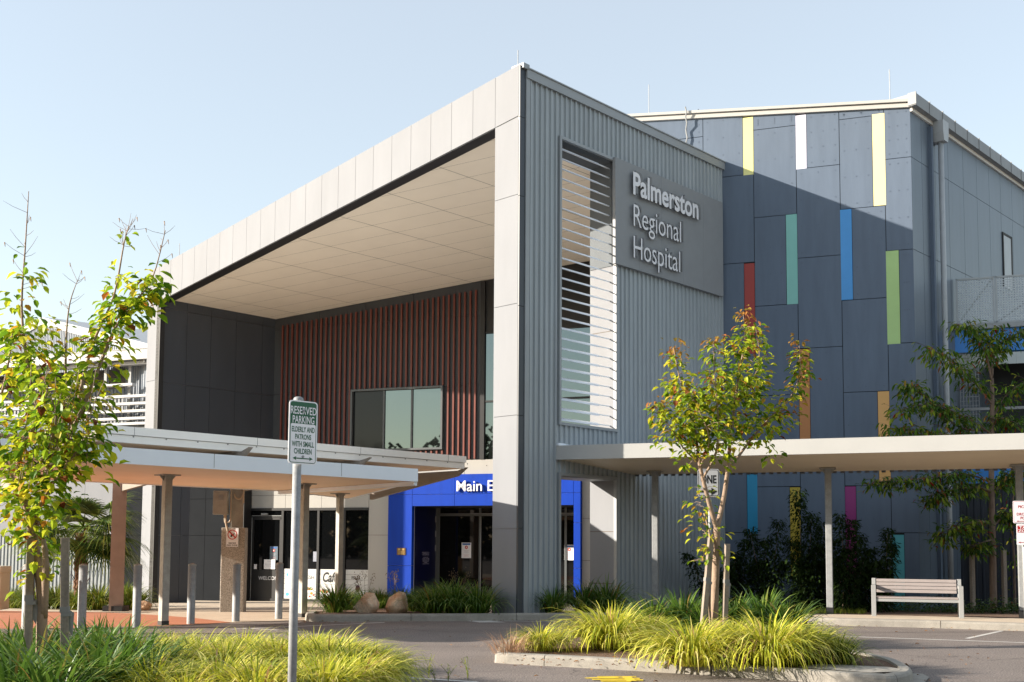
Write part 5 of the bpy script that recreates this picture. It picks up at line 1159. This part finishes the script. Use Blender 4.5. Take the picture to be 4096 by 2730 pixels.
# near tree: base about 11.4 m away
Y0 = 11.4
T1 = Tree('young_tree', Vector((at(97, 1500, Y0).x, Y0, .12)), 'tall young tree with yellow-green leaves and bare tips, cut by the left edge')
b = Vector((at(95, 1560, Y0).x, Y0, .10))
tk = T1.limb([b, at(97, 1420, Y0), at(94, 1350, Y0), at(82, 1260, Y0), at(68, 1190, Y0)], .062, .04)
A = at(68, 1190, Y0); T1.limb([at(100, 1420, Y0), at(106, 1300, Y0-.1), at(100, 1240, Y0-.1)], .045, .025)
s1 = T1.limb([A, at(52, 1130, Y0-.1), at(45, 1050, Y0-.2), at(85, 960, Y0-.2), at(72, 880, Y0-.2), at(58, 800, Y0-.1), at(50, 700, Y0-.1), at(58, 570, Y0-.1), at(66, 440, Y0-.1)], .036, .004)
s2 = T1.limb([at(78, 1240, Y0), at(105, 1090, Y0+.2), at(140, 1040, Y0+.2), at(170, 970, Y0+.2), at(196, 850, Y0+.3), at(222, 770, Y0+.3), at(262, 680, Y0+.3), at(285, 560, Y0+.3), at(296, 520, Y0+.3)], .034, .004)
s3 = T1.limb([at(150, 1020, Y0+.2), at(185, 950, Y0), at(222, 860, Y0), at(262, 760, Y0), at(305, 700, Y0), at(350, 640, Y0), at(380, 530, Y0)], .026, .004)
s4 = T1.limb([at(110, 1100, Y0+.2), at(140, 1000, Y0+.5), at(150, 880, Y0+.5), at(152, 780, Y0+.5), at(160, 700, Y0+.5), at(178, 645, Y0+.5)], .024, .003)
s5 = T1.limb([A, at(20, 1080, Y0+.2), at(-10, 980, Y0+.3), at(15, 860, Y0+.3), at(30, 760, Y0+.3)], .03, .006)
s6 = T1.limb([at(70, 1200, Y0), at(110, 1130, Y0-.4), at(160, 1060, Y0-.5), at(200, 1000, Y0-.5)], .02, .005)
s7 = T1.limb([at(56, 1140, Y0), at(100, 1050, Y0-.5), at(130, 960, Y0-.6), at(100, 880, Y0-.6)], .02, .004)
LL, WW = .128, .080
for P, t0, t1, n, o_ in ((s1, .25, .70, 110, .34), (s1, .1, .3, 50, .3), (s2, .18, .80, 95, .27), (s3, .12, .84, 120, .30), (s4, .1, .6, 60, .28), (s5, .0, 1, 120, .36), (s6, .1, 1, 110, .34), (s7, .1, 1, 120, .38), (tk, .55, 1, 50, .32)):
    T1.leaves(P, t0, t1, int(n*1.5), LL, WW, o_, .45, True, .25)
T1.leaves(s1, .72, .88, 10, .10, .06, .16, .4); T1.leaves(s2, .8, .95, 14, .09, .05, .2, .4); T1.leaves(s3, .84, .93, 10, .12, .07, .18, .3); T1.leaves(s4, .55, .75, 10, .09, .05, .2)
for cx_, cy_, dy, rad, n in ((40, 1010, -.3, .55, 90), (120, 1000, -.5, .5, 85), (185, 1010, -.3, .42, 60), (60, 1120, -.3, .5, 70), (20, 880, 0, .4, 45), (130, 900, .2, .42, 45), (185, 930, .1, .35, 40), (30, 1200, -.2, .34, 32), (90, 1255, -.2, .22, 14), (120, 1165, -.4, .33, 34), (300, 690, .05, .28, 26), (250, 790, 0, .3, 30), (205, 1065, -.2, .3, 26), (70, 790, -.1, .3, 26), (15, 760, .2, .28, 22), (62, 640, -.1, .2, 16), (45, 700, -.1, .24, 20), (90, 745, -.1, .22, 16), (330, 655, 0, .24, 22), (365, 668, 0, .18, 16), (320, 720, 0, .26, 22), (100, 830, -.2, .3, 24), (230, 860, 0, .28, 24), (270, 735, .1, .22, 18)):
    T1.cluster(at(cx_, cy_, Y0+dy), rad, int(n*1.2), LL, WW, .5)
for P, a, n in ((s1, .78, 14), (s2, .82, 16), (s3, .88, 10), (s4, .72, 12)):  # bare twigs and pods at the tips
    for i in range(n):
        f = RN.uniform(a, 1)*(len(P)-1); k = min(int(f), len(P)-2); q_ = P[k].lerp(P[k+1], f-k); d = Vector((RN.uniform(-1, 1), RN.uniform(-.6, .6), RN.uniform(.1, .9))).normalized()*RN.uniform(.08, .26)
        T1.w.tube([q_, q_+d*.6+Vector((0, 0, -.01)), q_+d], [.003, .0025, .0015], 3, False)
        if i % 3 == 0: T1.w.tube([q_+d, q_+d+Vector((.01, 0, -.05))], [.008, .002], 4)
for x0_, x1_, n in ((40, 200, 9), (60, 160, 8)):         # thin pale stems through the crown
    for i in range(n):
        xa = RN.uniform(x0_, x1_); q_ = [at(xa+RN.uniform(-30, 10), 1080+RN.uniform(-30, 60), Y0-.5), at(xa+10, 960, Y0-.5), at(xa+RN.uniform(10, 50), RN.uniform(830, 920), Y0-.5)]; T1.w.tube(catmull(q_, 4), .004, 4, False)
T1.done(m_bark, m_leaf1)
# island tree
Y1 = 17.0
b = G(1640, 1476, .12); Y1 = b.y
T2 = Tree('young_tree', b, 'slender staked tree with a forked trunk and russet leaf tips on the middle island')
tk = T2.limb([b-Vector((0, 0, .05)), at(1643, 1360, Y1), at(1646, 1260, Y1), at(1647, 1213, Y1)], .068, .062, 10)
T2.limb([b+Vector((-.05, -.05, 0)), at(1630, 1370, Y1-.1), at(1634, 1290, Y1-.1), at(1632, 1235, Y1-.05), at(1618, 1180, Y1+.05)], .024, .014)
F0 = at(1647, 1216, Y1)
a1_ = T2.limb([F0, at(1630, 1160, Y1-.1), at(1615, 1100, Y1-.15), at(1606, 1060, Y1-.2), at(1600, 1010, Y1-.2), at(1585, 940, Y1-.2), at(1562, 870, Y1-.2), at(1548, 800, Y1-.2)], .045, .006)
a2_ = T2.limb([F0, at(1662, 1150, Y1+.1), at(1672, 1080, Y1+.1), at(1677, 1020, Y1+.1), at(1688, 930, Y1+.1), at(1700, 850, Y1+.1), at(1712, 780, Y1+.1), at(1708, 722, Y1+.1)], .047, .006)
a3_ = T2.limb([at(1672, 1085, Y1+.1), at(1700, 1045, Y1+.2), at(1730, 1005, Y1+.3), at(1770, 960, Y1+.3), at(1815, 915, Y1+.3), at(1838, 860, Y1+.3), at(1836, 795, Y1+.3)], .028, .005)
a4_ = T2.limb([at(1615, 1100, Y1-.15), at(1645, 1040, Y1-.4), at(1650, 960, Y1-.5), at(1642, 870, Y1-.5), at(1640, 780, Y1-.5)], .022, .004)
a5_ = T2.limb([at(1604, 1062, Y1-.2), at(1570, 1030, Y1-.3), at(1540, 980, Y1-.4), at(1515, 960, Y1-.4), at(1508, 930, Y1-.4)], .016, .004)
a6_ = T2.limb([at(1608, 1075, Y1-.2), at(1630, 1010, Y1-.5), at(1600, 930, Y1-.6), at(1585, 900, Y1-.6)], .016, .004)
a7_ = T2.limb([at(1688, 930, Y1+.1), at(1720, 890, Y1+.4), at(1745, 830, Y1+.5), at(1735, 745, Y1+.5)], .016, .004)
l2, w2 = .128, .078
for P, t0, t1, n, o_ in ((a1_, .45, .95, 130, .40), (a2_, .42, .92, 150, .42), (a3_, .45, .98, 120, .30), (a4_, .25, .98, 120, .40), (a5_, .3, 1, 70, .30), (a6_, .4, 1, 80, .42), (a7_, .1, .95, 100, .38)):
    T2.leaves(P, t0, t1, int(n*1.6), l2, w2, o_, .4, True, .2)
for cx_, cy_, dy, rad, n in ((1600, 950, -.3, .58, 105), (1680, 940, 0, .6, 110), (1640, 900, -.1, .55, 90), (1715, 980, .2, .5, 80), (1560, 965, -.3, .45, 65), (1780, 960, .3, .38, 50), (1700, 860, .1, .42, 60), (1560, 890, -.2, .35, 45), (1730, 900, .2, .42, 55), (1640, 1010, -.3, .42, 55), (1600, 1020, -.2, .35, 40), (1750, 1010, .3, .33, 32), (1530, 1010, -.3, .25, 18), (1575, 1060, -.3, .22, 16), (1775, 1050, .3, .2, 12), (1690, 800, .1, .3, 36), (1650, 1060, -.2, .25, 16)):
    T2.cluster(at(cx_, cy_, Y1+dy), rad, int(n*1.35), l2, w2, .45)
P = [at(1616, 1290, Y1), at(1618, 1240, Y1+.1), at(1606, 1180, Y1+.1), at(1622, 1120, Y1+.1)]; T2.leaves(catmull(P, 4), 0, 1, 95, l2, w2, .30, .4, False, .3)
T2.leaves(tk, .55, 1, 34, l2, w2, .30, .4, False, .3)
T2.w.build('trunk', m_bark, T2.root, smooth=True); T2.l.build('crown', m_leaf2, T2.root); T2.l = MB()
for cx_, cy_, dy, rad, n in ((1548, 802, -.2, .26, 34), (1552, 820, -.2, .2, 14), (1708, 724, .1, .2, 26), (1735, 752, .5, .2, 22), (1640, 785, -.5, .18, 14), (1655, 775, -.5, .14, 10), (1828, 782, .3, .16, 12), (1838, 815, .3, .18, 18), (1845, 870, .3, .25, 24), (1508, 930, -.4, .18, 16), (1560, 905, -.2, .3, 20), (1720, 790, .3, .25, 16), (1818, 940, .3, .3, 22), (1620, 860, -.4, .25, 16)):
    T2.cluster(at(cx_, cy_, Y1+dy), rad, n, .10, .06, .6)
T2.l.build('new_growth', m_leafs, T2.root)
# stakes
m_tie = M('grey_tie', (.22, .21, .20), .9)
def stake(p0, p1, w, label, tie=None, group='timber tree stakes'):
    r = thing('tree_stake', p0, label, 'stake', group); d = (p1-p0).normalized(); x = Vector((1, .25, 0)); x = (x-d*x.dot(d)).normalized(); y = d.cross(x); mb = MB(); L_ = (p1-p0).length
    mb.box((p0+p1)/2, x*w/2, y*w/2, d*L_/2); mb.build('post', m_wood, r, bevel=.004)
    if tie is not None:
        mb = MB(); c = p0+d*L_*tie; mb.box(c, x*(w/2+.006), y*(w/2+.006), d*.03); mb.box(c-d*.05+x*.02, x*(w/2+.01), y*(w/2+.004), d*.02)
        mb.add([c+x*w*.5, c+x*(w*.5+.05)-d*.04+y*.02, c+x*(w*.5+.035)-d*.28, c+x*w*.48-d*.22], [(0, 1, 2, 3)]); mb.build('tie', m_tie, r)
stake(Vector((at(64, 1520, 11.3).x, 11.3, .1)), at(72, 1238, 11.35), .075, 'grey timber stake left of the near tree trunk, at the left edge', .62)
stake(Vector((at(151, 1520, 11.2).x, 11.2, .1)), at(150, 1236, 11.2), .078, 'upright grey timber stake right of the near tree trunk, with a tie', .55)
p = G(1612, 1478, .12); stake(p, at(1634, 1236, p.y+.05), .085, 'leaning timber stake left of the island tree trunk', .60)
p = G(1664, 1478, .12); stake(p, at(1671, 1250, p.y), .078, 'upright timber stake right of the island tree trunk', .62)
# tree behind the pick-up canopy
Y2 = 28.0
b = Vector((at(2283, 1400, Y2).x, Y2, gz(Y2)+.1))
T3 = Tree('street_tree', b, 'dark lance-leaved tree behind the pick-up canopy at the right edge')
tk = T3.limb([b, at(2281, 1250, Y2), at(2278, 1100, Y2), at(2280, 950, Y2), at(2279, 870, Y2)], .10, .05, 8)
br = [([(2279, 880, 0), (2265, 810, -.3), (2240, 760, -.5), (2200, 745, -.7)], 70), ([(2279, 870, 0), (2290, 800, .2), (2330, 770, .3), (2390, 750, .3)], 60), ([(2280, 930, 0), (2240, 880, -.4), (2190, 830, -.8), (2130, 800, -1)], 75), ([(2281, 1000, 0), (2220, 960, -.5), (2140, 930, -.8), (2060, 945, -1)], 85), ([(2280, 990, 0), (2200, 980, -.3), (2110, 895, -.8), (2085, 890, -.8)], 70), ([(2281, 960, 0), (2320, 900, .2), (2380, 870, .2)], 45), ([(2280, 1010, 0), (2180, 1000, -.6), (2100, 990, -.8), (2050, 985, -.8)], 70), ([(2278, 1110, 0), (2220, 1090, -.4), (2120, 1100, -.8), (2005, 1108, -1)], 105), ([(2279, 1130, 0), (2240, 1120, -.3), (2170, 1130, -.6), (2140, 1150, -.6)], 75), ([(2279, 1140, 0), (2310, 1100, .2), (2345, 1085, .2)], 65), ([(2281, 1200, 0), (2240, 1200, -.4), (2190, 1215, -.6), (2165, 1240, -.6)], 80), ([(2281, 1210, 0), (2320, 1180, .2), (2350, 1190, .2)], 60), ([(2281, 1240, 0), (2250, 1250, -.3), (2230, 1260, -.3)], 40), ([(2279, 860, 0), (2275, 790, 0), (2290, 750, 0)], 40), ([(2281, 980, 0), (2300, 960, -.2), (2340, 975, -.2)], 40)]
for pts, n in br:
    P = T3.limb([at(x, y, Y2+d) for x, y, d in pts], .03, .006, 5); T3.leaves(P, .22, 1, int(n*6.0), .18, .06, .42, .9, False, .15)
T3.done(m_barkd, m_leaf3)
T4 = Tree('street_tree', Vector((at(2340, 1400, 29.3).x, 29.3, gz(29)+.1)), 'thin dark sapling behind the taxi sign post at the right edge', 'tree')
tk = T4.limb([Vector((at(2332, 1400, 29.3).x, 29.3, gz(29)+.1)), at(2330, 1280, 29.3), at(2325, 1180, 29.3), at(2335, 1100, 29.3)], .04, .015); T4.leaves(tk, .1, 1, 260, .13, .045, .65, .9, False); T4.done(m_barkd, m_leaf3)
for px, lb in ((2236, 'weathered stake left of the tree behind the pick-up canopy'), (2309, 'weathered stake right of the tree behind the pick-up canopy')):
    p = Vector((at(px, 1400, 28).x, 28, gz(28)+.1)); stake(p, at(px-3, 1265, 28), .10, lb)
# dark shrubs along the panel building
def shrub(px, Yb, wpx, tops, label, n=900):
    b = Vector((at(px, 1400, Yb).x, Yb, gz(Yb)+.1)); T = Tree('dark_shrub', b, label, 'shrub', 'dark shrubs along the panel building')
    for x, y in tops:
        P = T.limb([b+Vector((RN.uniform(-.2, .2), 0, 0)), at((x*1.2+px*.8)/2, (y+1380)/2, Yb-.1), at(x, y, Yb-.1)], .02, .004, 4); h = P[-1].z-b.z
        T.leaves(P, .12, 1, int(n/len(tops)), .12, .045, wpx*Yb/FL*SC*.30, .5, True)
    T.done(m_barkd, m_leaf4)
shrub(1640, 28.6, 110, [(1580, 1270), (1625, 3400), (1690, 1290), (1655, 1330)], 'dark low shrub behind the island tree stakes', 2200)
shrub(1765, 28.4, 120, [(1722, 1215), (1757, 1240), (1790, 1195), (1745, 1290), (1800, 1290)], 'dark shrub against the cyan strip, left of the canopy post', 3400)
shrub(1850, 28.2, 130, [(1833, 1128), (1865, 1180), (1880, 1250), (1820, 1240), (1845, 1290)], 'tallest dark shrub in front of the mustard strip', 4200)
shrub(1950, 27.8, 110, [(1930, 1180), (1960, 1195), (1945, 1260), (1985, 1290), (1915, 1280)], 'dark shrub in front of the magenta strip', 3600)
shrub(2030, 27.6, 90, [(2040, 1215), (2050, 1250), (2010, 1290), (2035, 1310)], 'dark shrub left of the turquoise strip, behind the bench', 2400)
shrub(1705, 28.9, 120, [(1690, 1270), (1712, 1240), (1735, 1300), (1670, 1310)], 'dark shrub between the island tree stakes and the cyan strip', 2600)
shrub(1900, 28.5, 120, [(1890, 1200), (1915, 1240), (1880, 1290), (1930, 1300)], 'dark shrub directly behind the middle canopy post', 3000)
shrub(1985, 28.1, 110, [(1975, 1230), (2000, 1260), (1990, 1310)], 'dark shrub between the magenta and turquoise strips', 2200)
# low ground cover behind the bench
gcv = MB(); r_ = random.Random(5)
for i in range(5200):
    u = r_.uniform(1.2, 9.0); d = r_.uniform(.0, 1.6); p = WB.pt(u, 0, .5+d) + Vector((0, 0, 0)); z = gz(p.y)+.13+r_.uniform(0, .34)*(.55+.45*math.sin(u*2.3+d*3)+.2)
    a = r_.uniform(0, 6.28); leaf(gcv, Vector((p.x, p.y, z)), Vector((math.cos(a), math.sin(a), r_.uniform(-.2, .6))), Vector((r_.uniform(-.5, .5), r_.uniform(-.5, .5), 1)), .075, .05)
o = gcv.build('ground_cover', Mleaf('ground_cover_leaf', [(0, (.03, .07, .01)), (.7, (.07, .13, .015)), (1, (.14, .17, .03))], .3)); tag(o, 'low leafy green ground cover behind the bench', 'ground cover'); o['kind'] = 'stuff'
lg = MB(); r_ = random.Random(6)
for i in range(1500):
    p = G(r_.uniform(1830, 1990), 1412-r_.uniform(1, 9), .14); a = r_.uniform(0, 6.28); h = r_.uniform(.06, .14); d = Vector((math.cos(a)*.04, math.sin(a)*.04, h)); s_ = Vector((-math.sin(a), math.cos(a), 0))*.006; lg.add([p-s_, p+s_, p+d], [(0, 1, 2)])
o = lg.build('grass', m_midgrass); tag(o, 'short bright grass beside the canopy post', 'grass'); o['kind'] = 'stuff'
# fan palm
Yp = 30.5; b = Vector((at(182, 1400, Yp).x, Yp, gz(Yp)))
PT = thing('fan_palm', b, 'fan palm with drooping fronds between the grass and the brown column', 'palm')
mb = MB(); prof = []; hp = at(185, 1225, Yp).z-b.z
for k in range(26): prof.append((.15+.03*(k % 2)+.02*math.sin(k), hp*k/25))
mb.lathe(b, prof, 12); mb.build('trunk', M('palm_trunk', (.16, .075, .04), .9, var=.4, vs=9, stretch=(1, 1, .3), bump=.8, bs=20), PT)
mb = MB()
for i in range(60):
    a = RN.uniform(0, 6.28); z = RN.uniform(0, hp); p = b+Vector((.16*math.cos(a), .16*math.sin(a), z)); d = Vector((math.cos(a)*.12, math.sin(a)*.12, RN.uniform(.1, .25))); s_ = Vector((-math.sin(a), math.cos(a), 0))*.035; mb.add([p-s_, p+s_, p+d+s_*.4, p+d-s_*.4], [(0, 1, 2, 3)])
mb.build('leaf_bases', M('leaf_base', (.22, .10, .05), .9, var=.4), PT)
m_palm = Mleaf('palm_frond', [(0, (.045, .09, .02)), (.5, (.11, .18, .035)), (.9, (.27, .32, .07)), (1, (.42, .28, .05))], .3, gloss=.4)
crown = at(192, 1212, Yp)
def frond(a, e, L_, fl):
    mb = MB(); d = Vector((math.cos(a)*math.cos(e), math.sin(a)*math.cos(e), math.sin(e))); tip = crown+d*L_+Vector((0, 0, -.12*L_)); mb.tube([crown, crown+d*L_*.5+Vector((0, 0, .03)), tip], [.02, .015, .01], 5)
    s_ = d.cross(Vector((0, 0, 1))).normalized(); n = s_.cross(d).normalized(); nb2 = 40
    for k in range(nb2):
        th = math.radians(-115+230*k/(nb2-1)); v = (d*math.cos(th)+s_*math.sin(th)).normalized(); Lk = fl*(1-.25*abs(th)/2)*RN.uniform(.9, 1.08); w = v.cross(n).normalized()*.036; p = tip.copy(); vs = []
        for j in range(5):
            t = j/4; c = tip+v*Lk*t+n*.05*math.sin(t*3)+Vector((0, 0, -Lk*.34*t*t*t-.0)); vs += [c-w*(1-t*.92)*(.4+min(1, t*3)*.6), c+w*(1-t*.92)*(.4+min(1, t*3)*.6)]
        mb.add(vs, [(2*j, 2*j+1, 2*j+3, 2*j+2) for j in range(4)])
    mb.build('frond', m_palm, PT)
for i in range(34):
    a = i*2.399; e = RN.uniform(-.8, .75); frond(a, e, RN.uniform(.6, 1.05), RN.uniform(.95, 1.25))
frond(-.25, -.15, 1.1, 1.15); frond(.1, -.5, 1.0, 1.1); frond(-.5, .15, 1.0, 1.0); frond(3.3, -.2, 1.0, 1.05)
# fallen leaves
m_dead = Mleaf('fallen_leaf', [(0, (.16, .07, .03)), (1, (.30, .16, .06))], .1)
for px, py, lb in ((2062, 1538, 'brown fallen leaf on the sunlit road right of the island'), (2112, 1432, 'dark fallen leaf under the right kerb joint'), (2045, 1431.5, 'small fallen leaf at the kerb foot below the bench')):
    p = G(px, py, .012); mb = MB(); leaf(mb, Vector((0, 0, .01)), Vector((1, .3, .1)), Vector((0, .3, 1)), .22, .11, .5); leaf(mb, Vector((.05, .04, .015)), Vector((-.7, .5, .1)), Vector((0, -.3, 1)), .13, .08, .5); o = mb.build('fallen_leaf', m_dead); o.location = p; tag(o, lb, 'leaf', 'fallen leaves on the road')
lt = MB(); r_ = random.Random(77)
for i in range(420):
    if i < 200: p = G(r_.uniform(1180, 1990), r_.uniform(1500, 1532), .122)
    elif i < 320:
        q_ = RN.choice(kpts); p = Vector((q_.x+r_.uniform(-.3, .3), q_.y-r_.random()**2*.5-.03, 0)); p.z = gz(p.y)+.006
    else: p = G(r_.uniform(905, 2340), r_.uniform(1450, 1568), .006)
    a = r_.uniform(0, 6.28); leaf(lt, p+Vector((0, 0, .008)), Vector((math.cos(a), math.sin(a), r_.uniform(0, .3))), Vector((r_.uniform(-.4, .4), r_.uniform(-.4, .4), 1)), r_.uniform(.03, .09), r_.uniform(.015, .04), .4)
o = lt.build('leaf_litter', m_dead); tag(o, 'small dry leaf litter on the mulch and along the kerbs', 'leaf litter'); o['kind'] = 'stuff'
# tree belt across the road behind the viewpoint: it shows only as the dark reflection in the glass
tb = MB(); r_ = random.Random(9)
for i in range(15000):
    x = r_.uniform(-150, 60); hgt = 13.2+1.6*math.sin(x*.21)+1.6*math.sin(x*.53+1)+.8*math.sin(x*1.3); z = hgt*r_.random()**.6; y = -25+r_.uniform(-3, 3); a = r_.uniform(0, 6.28); s_ = r_.uniform(.3, .75)
    d = Vector((math.cos(a), .3*math.sin(a), r_.uniform(-.6, .6))).normalized()*s_; n = Vector((r_.uniform(-.5, .5), .2, 1)).normalized()*s_*.7; p = Vector((x, y, z)); tb.add([p-d, p+n, p+d, p-n*.6], [(0, 1, 2, 3)])
for i in range(6000):
    p = Vector((r_.uniform(-150, 60), -28+r_.uniform(-2, 2), r_.uniform(.2, 11))); a = r_.uniform(0, 6.28); d = Vector((math.cos(a), .3, math.sin(a)))*r_.uniform(.6, 1.2); n = Vector((-math.sin(a), .2, math.cos(a)))*r_.uniform(.4, .9); tb.add([p-d, p+n, p+d, p-n], [(0, 1, 2, 3)])
o = tb.build('tree_belt', Mleaf('belt_leaf', [(0, (.006, .012, .004)), (1, (.022, .034, .008))], .1, gloss=.05)); tag(o, 'dark belt of trees mirrored in the upper window glass', 'trees'); o['kind'] = 'stuff'

# ================================================================ light
PHI, ELV = math.radians(SUN_PHI), math.radians(SUN_EL)
Ld = Vector((math.sin(PHI)*math.cos(ELV), math.cos(PHI)*math.cos(ELV), -math.sin(ELV)))
sl_ = bpy.data.lights.new('sun', 'SUN'); so_ = bpy.data.objects.new('sun', sl_); C.objects.link(so_); so_.location = (-40, 0, 40)
sl_.energy = SUN_E; sl_.angle = math.radians(.55); sl_.color = (1, .90, .77); so_.rotation_euler = Ld.to_track_quat('-Z', 'Y').to_euler()
w = bpy.data.worlds.new('World'); sc.world = w; w.use_nodes = True; N = w.node_tree.nodes; L = w.node_tree.links
sky = N.new('ShaderNodeTexSky'); sky.sky_type = 'NISHITA'; sky.sun_disc = False; sky.sun_elevation = ELV; sky.sun_rotation = math.atan2(-Ld.x, -Ld.y)
sky.air_density = AIR; sky.dust_density = DUST; sky.ozone_density = OZ; sky.altitude = 0
hz = N.new('ShaderNodeMix'); hz.data_type = 'RGBA'; hz.inputs['Factor'].default_value = .55; hz.inputs[7].default_value = (2.1, 2.13, 2.16, 1); L.new(sky.outputs[0], hz.inputs[6]); L.new(hz.outputs[2], N['Background'].inputs['Color']); N['Background'].inputs['Strength'].default_value = SKY_S
sc.view_settings.view_transform = 'Standard'; sc.view_settings.look = 'None'; sc.view_settings.exposure = EXPO; sc.view_settings.gamma = 1
sc.cycles.use_denoising = True
sc.cycles.max_bounces = 8; sc.cycles.transparent_max_bounces = 12
print('objects', len(bpy.data.objects), 'polys', sum(len(o.data.polygons) for o in bpy.data.objects if o.type == 'MESH'))
